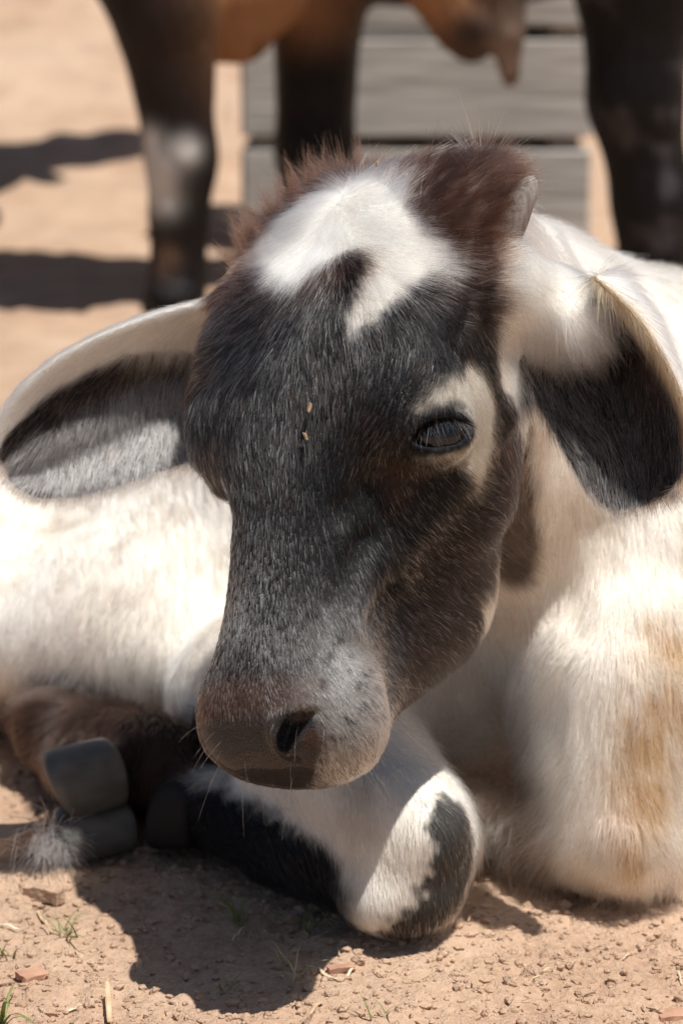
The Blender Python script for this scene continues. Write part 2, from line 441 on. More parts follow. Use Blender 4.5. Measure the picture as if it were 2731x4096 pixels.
GUIDES = [
    (-0.001, 1.583, 0.498, 0.001, -0.893, -0.45, 20.0, 0.35), (-0.013, 1.625, 0.504, -0.995, -0.022, -0.097, 20.0, 0.35),
    (0.009, 1.589, 0.507, 0.65, -0.76, 0.003, 20.0, 0.35), (0.017, 1.615, 0.516, 0.6, 0.173, 0.781, 24.0, 0.4),
    (-0.027, 1.607, 0.489, -0.773, 0.372, -0.514, 20.0, 0.3), (-0.053, 1.618, 0.471, -0.445, 0.83, -0.337, 18.0, 0.3),
    (-0.019, 1.567, 0.477, -0.406, -0.665, -0.627, 18.0, 0.3), (0.021, 1.549, 0.495, 0.574, -0.795, -0.195, 20.0, 0.3),
    (0.04, 1.525, 0.488, 0.825, -0.526, -0.208, 20.0, 0.3), (0.052, 1.512, 0.48, 0.987, -0.047, -0.151, 22.0, 0.3),
    (0.029, 1.513, 0.475, 0.784, -0.572, -0.243, 18.0, 0.3), (0.013, 1.505, 0.46, 0.467, -0.756, -0.458, 16.0, 0.3),
    (0.008, 1.496, 0.446, 0.251, -0.646, -0.721, 15.0, 0.3), (-0.069, 1.595, 0.449, -0.513, 0.77, -0.379, 16.0, 0.3),
    (-0.08, 1.593, 0.432, -0.862, -0.11, -0.495, 15.0, 0.3), (-0.059, 1.559, 0.437, -0.675, 0.241, -0.697, 15.0, 0.3),
    (-0.034, 1.534, 0.44, -0.446, -0.21, -0.87, 15.0, 0.3), (-0.01, 1.516, 0.451, -0.086, -0.566, -0.82, 14.0, 0.3),
    (-0.09, 1.576, 0.401, -0.441, 0.633, -0.636, 14.0, 0.3), (-0.067, 1.544, 0.407, -0.451, -0.047, -0.891, 15.0, 0.3),
    (-0.042, 1.52, 0.41, -0.185, -0.394, -0.9, 15.0, 0.3), (-0.018, 1.497, 0.414, 0.093, -0.591, -0.801, 15.0, 0.3),
    (-0.002, 1.489, 0.423, 0.224, -0.607, -0.762, 13.0, 0.3), (-0.093, 1.56, 0.371, 0.108, -0.39, -0.915, 13.0, 0.3),
    (-0.075, 1.536, 0.375, 0.055, -0.329, -0.943, 14.0, 0.3), (-0.05, 1.51, 0.38, 0.148, -0.537, -0.83, 14.0, 0.3),
    (-0.026, 1.485, 0.376, 0.189, -0.514, -0.837, 14.0, 0.3), (-0.01, 1.477, 0.386, 0.099, -0.358, -0.928, 11.0, 0.28),
    (-0.075, 1.527, 0.344, 0.24, -0.554, -0.797, 11.0, 0.25), (-0.05, 1.493, 0.351, 0.144, -0.655, -0.742, 11.0, 0.25),
    (-0.026, 1.471, 0.347, 0.052, -0.39, -0.919, 10.0, 0.25), (0.021, 1.484, 0.439, 0.31, -0.608, -0.731, 11.0, 0.25),
    (0.013, 1.472, 0.41, -0.099, -0.356, -0.929, 9.0, 0.22), (0.021, 1.461, 0.381, -0.41, 0.22, -0.885, 8.0, 0.2),
    (0.005, 1.466, 0.364, -0.299, -0.065, -0.952, 8.0, 0.2), (0.036, 1.466, 0.419, -0.195, -0.387, -0.901, 8.0, 0.2),
    (0.044, 1.484, 0.447, 0.495, -0.439, -0.749, 10.0, 0.25), (0.06, 1.496, 0.461, 0.873, 0.112, -0.474, 16.0, 0.25),
    (0.076, 1.502, 0.445, 0.525, 0.677, -0.516, 12.0, 0.25), (0.067, 1.484, 0.424, 0.317, -0.2, -0.927, 8.0, 0.22),
    (0.084, 1.51, 0.42, 0.393, 0.277, -0.877, 9.0, 0.22), (0.051, 1.462, 0.409, -0.502, -0.33, -0.799, 6.0, 0.2),
    (0.07, 1.473, 0.4, 0.106, -0.081, -0.991, 6.0, 0.2), (0.089, 1.505, 0.389, 0.239, 0.36, -0.902, 8.0, 0.22),
    (0.093, 1.513, 0.363, 0.337, 0.533, -0.776, 9.0, 0.25), (0.085, 1.504, 0.341, 0.359, 0.734, -0.576, 9.0, 0.25),
    (0.064, 1.467, 0.356, 0.225, 0.842, -0.49, 7.0, 0.2), (0.045, 1.461, 0.36, 0.145, 0.653, -0.744, 5.0, 0.2),
    (0.076, 1.528, 0.489, 0.71, 0.678, 0.192, 30.0, 0.2), (0.061, 1.542, 0.503, 0.602, 0.668, 0.437, 34.0, 0.2),
    (0.046, 1.565, 0.512, 0.508, 0.751, 0.421, 30.0, 0.22), (0.084, 1.524, 0.469, 0.801, 0.598, 0.01, 26.0, 0.22),
    (0.093, 1.527, 0.452, 0.831, 0.501, -0.243, 18.0, 0.22), (0.038, 1.592, 0.52, 0.214, 0.967, 0.141, 28.0, 0.25),
    (0.09, 1.551, 0.501, 0.354, 0.931, 0.087, 26.0, 0.2), (-0.049, 1.476, 0.323, -0.041, -0.442, -0.896, 7.0, 0.18),
    (-0.057, 1.467, 0.293, -0.009, -0.469, -0.883, 6.0, 0.18), (-0.06, 1.453, 0.264, -0.035, -0.518, -0.855, 6.0, 0.18),
    (-0.067, 1.443, 0.235, -0.139, -0.395, -0.908, 5.0, 0.18), (-0.041, 1.45, 0.289, 0.104, -0.518, -0.849, 6.0, 0.18),
    (-0.041, 1.429, 0.254, 0.104, -0.577, -0.81, 6.0, 0.18), (-0.056, 1.424, 0.224, 0.006, -0.371, -0.928, 4.0, 0.2),
    (-0.033, 1.408, 0.229, 0.249, -0.813, -0.527, 4.0, 0.2), (-0.026, 1.458, 0.318, 0.053, -0.439, -0.897, 7.0, 0.18),
    (-0.018, 1.44, 0.283, 0.148, -0.455, -0.878, 6.0, 0.18), (0.005, 1.465, 0.325, 0.196, -0.273, -0.942, 7.0, 0.18),
    (0.021, 1.465, 0.309, 0.446, -0.244, -0.861, 7.0, 0.18), (0.005, 1.443, 0.275, 0.285, -0.535, -0.796, 7.0, 0.18),
    (-0.01, 1.419, 0.249, 0.316, -0.639, -0.701, 6.0, 0.18), (0.037, 1.476, 0.322, 0.482, 0.165, -0.861, 8.0, 0.2),
    (0.053, 1.485, 0.304, 0.379, 0.755, -0.535, 9.0, 0.22), (0.045, 1.486, 0.271, 0.46, 0.581, -0.671, 9.0, 0.22),
    (0.029, 1.465, 0.244, 0.524, 0.303, -0.796, 8.0, 0.22), (0.021, 1.435, 0.232, 0.316, 0.711, -0.629, 7.0, 0.22),
    (-0.002, 1.401, 0.226, 0.507, -0.192, -0.84, 6.0, 0.22), (0.013, 1.405, 0.214, 0.537, 0.47, -0.701, 6.0, 0.25),
    (0.021, 1.412, 0.194, 0.6, -0.173, -0.781, 6.0, 0.28), (-0.002, 1.396, 0.193, 0.302, 0.426, -0.853, 5.0, 0.25),
    (-0.01, 1.394, 0.213, 0.584, -0.007, -0.812, 5.0, 0.22), (0.078, 1.514, 0.298, 0.513, 0.7, -0.497, 11.0, 0.28),
    (0.07, 1.518, 0.263, 0.468, 0.683, -0.56, 12.0, 0.3), (0.057, 1.5, 0.24, 0.445, 0.656, -0.61, 12.0, 0.3),
    (0.094, 1.523, 0.32, 0.508, 0.757, -0.412, 12.0, 0.3), (0.112, 1.551, 0.331, 0.884, -0.101, -0.457, 13.0, 0.3),
    (0.113, 1.675, 0.242, 0.677, 0.427, -0.599, 14.0, 0.3), (0.114, 1.546, 0.471, 0.516, 0.054, -0.855, 14.0, 0.25),
    (0.126, 1.554, 0.462, 0.735, 0.47, -0.489, 14.0, 0.25), (0.11, 1.543, 0.431, 0.124, 0.591, -0.797, 12.0, 0.25),
    (0.135, 1.555, 0.446, 0.514, -0.099, -0.852, 26.0, 0.3), (0.122, 1.556, 0.424, 0.093, 0.541, -0.836, 30.0, 0.3),
    (0.135, 1.557, 0.424, 0.228, 0.631, -0.742, 34.0, 0.3), (0.146, 1.551, 0.435, 0.451, -0.158, -0.879, 32.0, 0.35),
    (0.154, 1.55, 0.425, 0.447, -0.194, -0.873, 30.0, 0.4), (0.128, 1.561, 0.379, 0.1, -0.215, -0.971, 16.0, 0.25),
    (0.145, 1.646, 0.329, -0.068, 0.108, -0.992, 16.0, 0.25), (0.175, 1.679, 0.287, 0.096, 0.329, -0.939, 18.0, 0.25),
    (0.204, 1.69, 0.247, 0.022, -0.436, -0.9, 20.0, 0.25), (0.168, 1.686, 0.23, -0.08, -0.035, -0.996, 20.0, 0.25),
    (0.22, 1.669, 0.216, 0.021, -0.692, -0.722, 22.0, 0.3), (0.233, 1.71, 0.261, 0.08, -0.351, -0.933, 20.0, 0.25),
    (0.149, 1.659, 0.163, -0.085, -0.076, -0.993, 22.0, 0.3), (0.19, 1.628, 0.154, -0.003, -0.242, -0.97, 22.0, 0.3),
    (0.226, 1.63, 0.135, 0.108, -0.145, -0.984, 24.0, 0.3), (0.141, 1.659, 0.107, -0.174, 0.433, -0.884, 26.0, 0.4),
    (0.165, 1.62, 0.083, -0.23, -0.042, -0.972, 26.0, 0.35), (0.198, 1.603, 0.07, 0.035, -0.344, -0.938, 26.0, 0.3),
    (0.226, 1.612, 0.067, 0.31, -0.064, -0.949, 28.0, 0.4), (0.146, 1.645, 0.055, -0.262, 0.662, -0.702, 44.0, 0.6),
    (0.143, 1.719, 0.058, -0.348, -0.935, -0.065, 38.0, 0.55), (0.174, 1.612, 0.03, -0.014, 0.654, -0.756, 20.0, 0.3),
    (0.159, 1.733, 0.458, 0.848, -0.115, -0.517, 16.0, 0.25), (0.223, 1.894, 0.425, 0.861, -0.023, -0.509, 22.0, 0.4),
    (0.253, 1.899, 0.41, 0.428, -0.8, -0.421, 20.0, 0.3), (-0.204, 1.993, 0.186, 0.208, -0.935, -0.287, 18.0, 0.25),
    (-0.149, 1.968, 0.192, 0.214, -0.869, -0.446, 18.0, 0.25), (-0.219, 1.926, 0.138, -0.059, -0.526, -0.848, 20.0, 0.3),
    (-0.166, 1.903, 0.134, -0.175, -0.429, -0.886, 20.0, 0.3), (-0.126, 1.913, 0.152, 0.118, -0.612, -0.782, 18.0, 0.25),
    (-0.24, 1.919, 0.087, -0.478, -0.276, -0.834, 28.0, 0.4), (-0.199, 1.814, 0.087, -0.147, -0.953, -0.266, 28.0, 0.35),
    (-0.158, 1.798, 0.092, -0.057, -0.991, -0.12, 20.0, 0.3), (-0.12, 1.81, 0.088, -0.04, -0.998, -0.043, 18.0, 0.25),
    (-0.284, 2.036, 0.176, 0.103, -0.877, -0.47, 16.0, 0.25), (-0.274, 1.969, 0.138, 0.081, -0.759, -0.646, 16.0, 0.25),
    (-0.067, 1.679, 0.066, 0.292, -0.908, -0.302, 9.0, 0.2), (-0.011, 1.588, 0.085, 0.289, -0.608, -0.739, 10.0, 0.2),
    (0.031, 1.546, 0.091, 0.192, -0.445, -0.875, 8.0, 0.2), (0.064, 1.534, 0.078, 0.187, 0.162, -0.969, 7.0, 0.2),
    (0.031, 1.536, 0.05, 0.196, -0.276, -0.941, 8.0, 0.2), (-0.085, 1.673, 0.036, 0.524, -0.792, -0.313, 8.0, 0.2),
    (-0.029, 1.6, 0.035, 0.6, -0.561, -0.57, 8.0, 0.2), (-0.124, 1.718, 0.049, -0.47, 0.282, -0.837, 8.0, 0.2),
    (-0.206, 1.783, 0.069, -0.318, -0.184, -0.93, 10.0, 0.25), (-0.154, 1.744, 0.063, 0.089, -0.112, -0.99, 9.0, 0.25),
    (-0.256, 1.873, 0.048, -0.355, 0.683, -0.638, 12.0, 0.3), (-0.113, 1.637, 0.426, -0.949, -0.033, -0.313, 12.0, 0.25),
    (-0.148, 1.637, 0.418, -0.914, -0.0, -0.406, 12.0, 0.25), (-0.101, 1.654, 0.41, -0.465, 0.388, -0.796, 18.0, 0.3),
    (-0.124, 1.655, 0.398, -0.397, 0.303, -0.866, 18.0, 0.35), (-0.174, 1.642, 0.391, -0.802, -0.011, -0.597, 11.0, 0.3),
    (-0.209, 1.641, 0.356, -0.758, -0.098, -0.645, 11.0, 0.3), (-0.226, 1.642, 0.33, -0.507, -0.186, -0.842, 10.0, 0.35),
    (-0.185, 1.648, 0.346, -0.301, -0.211, -0.93, 11.0, 0.35), (-0.15, 1.653, 0.354, -0.107, -0.131, -0.986, 12.0, 0.35),
    (-0.116, 1.657, 0.354, 0.116, -0.553, -0.825, 12.0, 0.35), (-0.185, 1.643, 0.321, -0.138, -0.574, -0.807, 12.0, 0.35),
    (-0.141, 1.639, 0.325, -0.066, -0.521, -0.851, 12.0, 0.35), (-0.111, 1.639, 0.334, 0.203, -0.58, -0.789, 12.0, 0.3),
    (0.164, 1.604, 0.443, 0.287, -0.207, -0.935, 20.0, 0.35), (0.179, 1.59, 0.433, 0.097, -0.24, -0.966, 18.0, 0.35),
    (0.193, 1.563, 0.412, 0.094, -0.255, -0.962, 14.0, 0.35), (0.203, 1.543, 0.382, 0.159, -0.439, -0.885, 12.0, 0.3),
    (0.211, 1.524, 0.353, 0.143, -0.509, -0.848, 12.0, 0.3), (0.154, 1.577, 0.393, 0.466, -0.428, -0.774, 12.0, 0.3),
    (0.17, 1.568, 0.378, 0.241, -0.546, -0.803, 13.0, 0.35), (0.156, 1.559, 0.363, 0.675, -0.366, -0.641, 12.0, 0.3),
    (0.177, 1.548, 0.348, 0.145, -0.539, -0.83, 13.0, 0.35), (0.2, 1.533, 0.343, 0.079, -0.363, -0.929, 14.0, 0.35),
    (0.192, 1.533, 0.328, 0.023, -0.685, -0.729, 14.0, 0.3)]
# ------------------------------------------------------------------ the calf: coat
BLACK = np.array([.0095, .0092, .0098]); BROWN = np.array([.048, .0225, .0150]); WHITE = np.array([.89, .85, .775])
CREAM = np.array([.83, .755, .64]); TAN = np.array([.46, .29, .15]); SLATE = np.array([.034, .035, .043]); DBROWN = np.array([.055, .032, .024])
GREY = np.array([.42, .40, .38])

def poly_dist(u, v, poly, su, sv):
    """signed distance to a polygon (inside negative), axes scaled to metres"""
    p = np.array(poly, float) * (su, sv); x = u * su; y = v * sv
    dmin = np.full(len(x), 9.0); ins = np.zeros(len(x), bool)
    for i in range(len(p)):
        a, b = p[i], p[(i + 1) % len(p)]
        e = b - a
        t = np.clip(((x - a[0]) * e[0] + (y - a[1]) * e[1]) / (e @ e + 1e-12), 0, 1)
        dmin = np.minimum(dmin, np.hypot(x - a[0] - t * e[0], y - a[1] - t * e[1]))
        c = ((a[1] > y) != (b[1] > y)) & (x < (b[0] - a[0]) * (y - a[1]) / (b[1] - a[1] + 1e-12) + a[0])
        ins ^= c
    return np.where(ins, -dmin, dmin)

_de = np.array(DARK_EDGE)
def blend(col, c2, t):
    return col + (np.asarray(c2) - col) * np.clip(t, 0, 1)[:, None]

def blob(P, c, r):
    return np.exp(-((P - np.asarray(c)) ** 2).sum(1) / (r * r))

def coat(P, jit=0.0):
    """for points on the calf: coat colour, share of pale hairs, length scale, density, region, bare-nose mask"""
    n = len(P)
    fh, fb = f_head(P), np.minimum(f_body(P), f_root(P))
    ears = [f_ear(P, E) for E in EARS]
    q = to_head(P); l, m, d = q.T
    mc = np.clip(m, _m[0], _m[-1])
    th = np.arctan2(l, d - s_lin(mc)); ath = np.abs(th)
    jt = jit * rng.normal(size=n)
    n1 = fbm(P, 60, 3, 3); n2 = fbm(P, 200, 2, 9); n3 = fbm(P, 18, 3, 21)
    region = np.zeros(n, int)                              # 0 body, 1 head, 2 / 3 ears
    region[fh < fb + .006] = 1
    fmin = np.minimum(fh, fb)
    for i, e in enumerate(ears):
        region[(e < fmin - .002) & (e < .008)] = 2 + i
    region[(region == 1) & (ears[0] < .016) & (th < -1.3) & (m < .13)] = 2
    dens = np.ones(n); lsc = np.ones(n); pale = np.zeros(n); nose = np.zeros(n)
    # ---- body
    PB = to_body(P)
    col = np.tile(WHITE, (n, 1))
    col = blend(col, CREAM, .45 + .5 * n3)
    col = blend(col, (.52, .43, .34), .58 * sstep(.0, .6, fbm(P, 30, 3, 5)))
    col = blend(col, (.40, .31, .24), .40 * sstep(.10, .55, fbm(P * (1.6, 1.6, .7), 42, 3, 15)) * (PB[:, 0] < -.05))
    for c, r, a in (((.220, 1.530, .170), .032, .8), ((.210, 1.500, .125), .034, .95), ((.198, 1.480, .085), .030, .95), ((.190, 1.470, .045), .024, .8)):
        col = blend(col, TAN, a * blob(PB, c, r) * (1.1 + .9 * n1))
    col = blend(col, (.40, .20, .12), .6 * blob(PB, (.150, 1.475, .065), .018) + .5 * blob(PB, (.185, 1.470, .078), .02) * (n2 > -.1))
    col = blend(col, (.20, .12, .09), .5 * blob(PB, (-.215, 1.75, .10), .06) + .3 * blob(PB, (-.14, 1.74, .05), .05) + .25 * sstep(.2, .8, n3) * (PB[:, 0] < -.1))
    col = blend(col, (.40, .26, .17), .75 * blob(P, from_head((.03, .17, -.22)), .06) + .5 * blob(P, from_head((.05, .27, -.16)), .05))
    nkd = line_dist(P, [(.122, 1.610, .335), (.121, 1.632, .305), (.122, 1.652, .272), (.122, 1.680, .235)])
    col = blend(col, (.045, .027, .019), .92 * sstep(.026, .010, nkd + .008 * n1))  # dark brown neck fur, with the shade beside the cheek painted in
    # tan left foreleg under the chest
    lf = chain(PB, [(.155, 1.55, .030), (.09, 1.61, .026), (.0, 1.70, .028)], [.034, .026, .028])
    col = blend(col, (.36, .23, .15), .8 * sstep(.012, .0, lf) * sstep(.16, .13, PB[:, 0]))
    # right foreleg: black cannon and hoof end, black band over the knee
    cn = chain(PB, [(.022, 1.455, .026), (-.04, 1.545, .026), (-.105, 1.615, .034)], [.034, .030, .034])
    low = sstep(.012, -.006, PB[:, 2] - (.058 + .010 * n1 - .35 * np.clip(PB[:, 0] + .03, 0, .1)))
    col = blend(col, BLACK, sstep(.010, .002, cn + .004 * n2) * low * sstep(.02, -.005, PB[:, 0]))
    band = blob(PB, (.076, 1.428, .088), .024) + blob(PB, (.082, 1.428, .058), .027) + blob(PB, (.072, 1.426, .026), .028) + .9 * blob(PB, (.040, 1.425, .008), .024)
    col = blend(col, BLACK * 1.1, sstep(.34, .70, band + .30 * n2) * .95)
    pale += .07 * sstep(.3, .6, band) + .35 * blob(PB, (.086, 1.44, .07), .016)
    # hind leg: dark brown
    hl = chain(PB, [(-.23, 1.88, .036), (-.215, 1.76, .036), (-.168, 1.674, .040)], [.030, .030, .036])
    hl = np.minimum(hl, chain(PB, [(-.168, 1.674, .044), (-.125, 1.640, .050)], [.036, .034]))
    col = blend(col, DBROWN * (.62 + .4 * n1[:, None]), sstep(.022, .006, hl))
    # ---- head
    h = region == 1
    edge = np.interp(m, _de[:, 0], _de[:, 1], left=1.64, right=3.3)
    dark = sstep(.10, -.10, ath - edge + .10 * n2 + 9 * jt) * h
    hd = BLACK + (BROWN - BLACK) * np.clip(sstep(.10, .015, m) + .12 * sstep(.15, .6, n1) + .10 * sstep(1.75, 2.5, ath) * sstep(.06, .16, m), 0, 1)[:, None]
    col = np.where(h[:, None], blend(col, hd, dark), col)
    side = l > -.02
    cr = poly_dist(m, th, WHITE_CROWN, 1.0, .085)
    wc = sstep(.0045, -.0045, cr + .0045 * n2 + .003 * n1 + jt) * h
    col = blend(col, WHITE * 1.02, wc)
    col = blend(col, CREAM, .4 * wc * sstep(-.2, .6, n1))
    ey = poly_dist(m, th, EYE_CREAM, 1.0, .085)
    ec = sstep(.005, -.006, ey + .0015 + .004 * n2 + jt) * h * side
    col = blend(col, CREAM * .80, ec * (.74 + .2 * sstep(.145, .115, m)))
    col = blend(col, (.085, .042, .026), h * side * (.55 * blob(q, (.073, .192, -.040), .013) + .25 * blob(q, (.05, .15, -.01), .02) * (n2 > 0)))
    e = (np.stack([np.abs(l), m, d], 1) - EYE_C) @ EB
    rim = np.sqrt((e[:, 1] / .0225) ** 2 + ((e[:, 2] + .002) / .0125) ** 2)
    rimz = np.where(e[:, 2] > .003, sstep(1.02, .90, rim), sstep(1.12, .92, rim)) * h * (e[:, 0] > 0)
    col = blend(col, SLATE * .4, rimz)
    dens *= 1 - rimz
    # muzzle
    pad = (m - (.3475 + .65 * np.clip(np.abs(l) - .060, 0, 1) + .0014 * n2)) 
    lb = np.interp(d, [-.10, -.09, -.08, -.067, -.052, -.041, -.030], [.0, .004, .016, .033, .047, .051, .045])
    nose = sstep(-.001, .002, pad) * sstep(.005, -.003, np.abs(l) - lb + .005 * n2 + .003 * n1) * h
    col = blend(col, (.062, .034, .025), h * sstep(.318, .332, m + .004 * n1) * sstep(.058, .046, np.abs(l)) * sstep(-.062, -.046, d) * (1 - nose))
    sidew = np.clip(1.2 * blob(q, (.062, .330, -.070), .036) + 1.25 * blob(q, (.056, .350, -.084), .030) + .35 * blob(q, (.05, .30, -.05), .03), 0, 1) * h
    spots = .75 * sstep(.45, .62, vnoise(P, 300, 44))
    pale = np.where(h, np.clip(.014 + .10 * sstep(.02, .09, m) * sstep(.22, .16, m) * (ath < 1.3) + .50 * blob(q, (-.008, .300, -.020), .036) + .22 * blob(q, (.0, .250, -.012), .034) + .18 * blob(q, (.050, .262, -.058), .034) + .85 * sidew * (1 - .95 * spots)
                          + .015 * sstep(1.2, 1.7, ath) + .12 * blob(q, (.053, .205, -.075), .03) + .2 * blob(q, (-.07, .04, -.01), .03), 0, .92), pale)
    col = blend(col, (.30, .28, .265), .70 * sidew * (1 - spots))
    col = blend(col, SLATE, nose)
    col = blend(col, (.034, .023, .019), nose * sstep(.362, .372, m + .003 * n1) * .8)
    col = blend(col, (.12, .045, .022), .7 * nose * side * blob(q, NOS_C + np.array([.012, .004, -.006]), .007))
    dens *= (1 - nose) * (1 - sstep(.3, .6, blob(q, NOS_C + np.array([.004, 0, 0]), .016) * h))
    # ---- ears
    for i, E in enumerate(EARS):
        o, L, Bm = E['fr']
        x = (P - o) @ Bm; a = x[:, 0] / L
        w = E['w'] * E['wid'](np.clip(a, -.15, 1.04)); u = (x[:, 1] + E['bend'] * np.sin(np.clip(a, 0, 1) * PI)) / np.maximum(w, 1e-3)
        dep = (0.030 * (1 - np.clip(a, 0, 1)) + 0.010) * E['cup']
        front = sstep(-.0012, .0012, x[:, 2] - (dep * (u ** 2 - 1) + .006))
        r = region == 2 + i
        ear = np.tile(WHITE, (n, 1))
        ear = blend(ear, CREAM, .3 + .4 * n3)
        inner = BLACK * 1.1 + np.array([.006, .002, .0])
        if i == 0:
            lobe = np.maximum(sstep(-.86, -.98, u + .08 * n1), sstep(.06, -.06, u + .62 - 1.35 * np.clip(.40 - a, 0, 1) + .08 * n1))
            c = blend(np.tile(inner, (n, 1)), WHITE * .95, lobe)
            zone = (1 - lobe) * sstep(-.50, .10, u + .25 * n1) * sstep(.05, .3, a)
            c = blend(c, (.17, .155, .15), .75 * zone)
            pl = (1 - lobe) * (.10 + .66 * sstep(-.50, .10, u + .25 * n1) * sstep(.05, .3, a))
        else:
            rimg = sstep(.66, .86, u + .12 * n1)
            c = blend(np.tile(inner, (n, 1)), TAN * 1.05, rimg * .85)
            c = blend(c, (.12, .05, .03), .7 * blob(P, (.178, 1.535, .402), .022))
            pl = (1 - rimg) * (.04 + .30 * sstep(.1, -.5, u + .2 * n1) + .15 * sstep(.35, .8, a) + .22 * sstep(.2, .5, vnoise(np.stack([u * 3, a * .4, u * 0], 1), 2.2, 5)))
        ear = blend(ear, c, front) if i == 1 else ear + (c - ear) * front[:, None]
        col = np.where(r[:, None], ear, col)
        pale = np.where(r, pl * front, pale)
    return np.clip(col, .004, .9), np.clip(pale, 0, 1), dens, region, nose, wc, q, th

# face orientation: flip if the first faces point inward, then smooth normals
print('coat start', round(_t.time() - _t0, 1))
v0, v1, v2 = CV[CF[:, 0]], CV[CF[:, 1]], CV[CF[:, 2]]
_vol = (np.cross(v1 - v0, v2 - v0) * v0).sum()
if _vol < 0: CF = CF[:, ::-1]
FN = np.cross(CV[CF[:, 2]] - CV[CF[:, 0]], CV[CF[:, 3]] - CV[CF[:, 1]])
VN = np.zeros_like(CV)
for i in range(4): np.add.at(VN, CF[:, i], FN)
VN /= np.linalg.norm(VN, axis=1)[:, None] + 1e-12
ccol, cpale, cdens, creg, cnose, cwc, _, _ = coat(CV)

# ------------------------------------------------------------------ materials of the calf
def new_mat(name):
    m = bpy.data.materials.new(name); m.use_nodes = True
    nt = m.node_tree
    return m, nt, nt.nodes['Principled BSDF']

def link(nt, a, b): nt.links.new(a, b)

def skin_material():
    m, nt, b = new_mat('calf skin')
    at = nt.nodes.new('ShaderNodeAttribute'); at.attribute_name = 'coat'
    aw = nt.nodes.new('ShaderNodeAttribute'); aw.attribute_name = 'bare'
    mr = nt.nodes.new('ShaderNodeMapRange'); mr.inputs['To Min'].default_value = .75; mr.inputs['To Max'].default_value = .36
    link(nt, aw.outputs['Fac'], mr.inputs['Value']); link(nt, mr.outputs[0], b.inputs['Roughness'])
    tc = nt.nodes.new('ShaderNodeTexCoord')
    vo = nt.nodes.new('ShaderNodeTexVoronoi'); vo.feature = 'DISTANCE_TO_EDGE'; vo.inputs['Scale'].default_value = 420
    link(nt, tc.outputs['Object'], vo.inputs['Vector'])
    ramp = nt.nodes.new('ShaderNodeMapRange'); ramp.inputs['From Max'].default_value = .12
    link(nt, vo.outputs['Distance'], ramp.inputs['Value'])
    ck = nt.nodes.new('ShaderNodeMapRange'); ck.inputs['From Min'].default_value = .0; ck.inputs['From Max'].default_value = .07
    ck.inputs['To Min'].default_value = .32; ck.inputs['To Max'].default_value = 0
    link(nt, vo.outputs['Distance'], ck.inputs['Value'])
    cm = nt.nodes.new('ShaderNodeMath'); cm.operation = 'MULTIPLY'
    link(nt, ck.outputs[0], cm.inputs[0]); link(nt, aw.outputs['Fac'], cm.inputs[1])
    mx = nt.nodes.new('ShaderNodeMix'); mx.data_type = 'RGBA'; mx.inputs['B'].default_value = (.16, .13, .105, 1)
    link(nt, cm.outputs[0], mx.inputs['Factor']); link(nt, at.outputs['Color'], mx.inputs['A'])
    link(nt, mx.outputs['Result'], b.inputs['Base Color'])
    no = nt.nodes.new('ShaderNodeTexNoise'); no.inputs['Scale'].default_value = 900
    link(nt, tc.outputs['Object'], no.inputs['Vector'])
    ad = nt.nodes.new('ShaderNodeMath'); ad.operation = 'MULTIPLY_ADD'; ad.inputs[1].default_value = .25
    link(nt, no.outputs['Fac'], ad.inputs[0]); link(nt, ramp.outputs[0], ad.inputs[2])
    bp = nt.nodes.new('ShaderNodeBump'); bp.inputs['Distance'].default_value = .0016
    link(nt, ad.outputs[0], bp.inputs['Height']); link(nt, aw.outputs['Fac'], bp.inputs['Strength'])
    link(nt, bp.outputs[0], b.inputs['Normal'])
    cw = nt.nodes.new('ShaderNodeMath'); cw.operation = 'MULTIPLY'; cw.inputs[1].default_value = .30
    link(nt, aw.outputs['Fac'], cw.inputs[0]); link(nt, cw.outputs[0], b.inputs['Coat Weight'])
    b.inputs['Coat Roughness'].default_value = .10
    b.inputs['Specular IOR Level'].default_value = .12
    return m

def hair_material(name, rough=.32, radial=.45, coat_=0.0):
    m = bpy.data.materials.new(name); m.use_nodes = True
    nt = m.node_tree; nt.nodes.remove(nt.nodes['Principled BSDF'])
    hb = nt.nodes.new('ShaderNodeBsdfHairPrincipled')
    hb.model = 'CHIANG'; hb.parametrization = 'COLOR'
    at = nt.nodes.new('ShaderNodeAttribute'); at.attribute_name = 'tint'
    link(nt, at.outputs['Color'], hb.inputs['Color'])
    hb.inputs['Roughness'].default_value = rough
    hb.inputs['Radial Roughness'].default_value = radial
    hb.inputs['Coat'].default_value = coat_
    hb.inputs['Random Roughness'].default_value = .3
    hb.inputs['IOR'].default_value = 1.40
    link(nt, hb.outputs[0], nt.nodes['Material Output'].inputs['Surface'])
    return m

M_SKIN = skin_material()
M_FUR = hair_material('calf fur', .27, .40)

calf = empty('calf', (.1, 1.75, 0))
tag(calf, 'white calf with black and white face lying on the dirt with its head lowered', 'calf')
body = mesh_obj('body', CV, CF, M_SKIN, calf)
me = body.data
at = me.attributes.new('coat', 'FLOAT_COLOR', 'POINT')
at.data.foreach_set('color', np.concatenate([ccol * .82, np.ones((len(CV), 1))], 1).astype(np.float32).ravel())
at = me.attributes.new('bare', 'FLOAT', 'POINT')
at.data.foreach_set('value', np.clip(cnose, 0, 1).astype(np.float32))

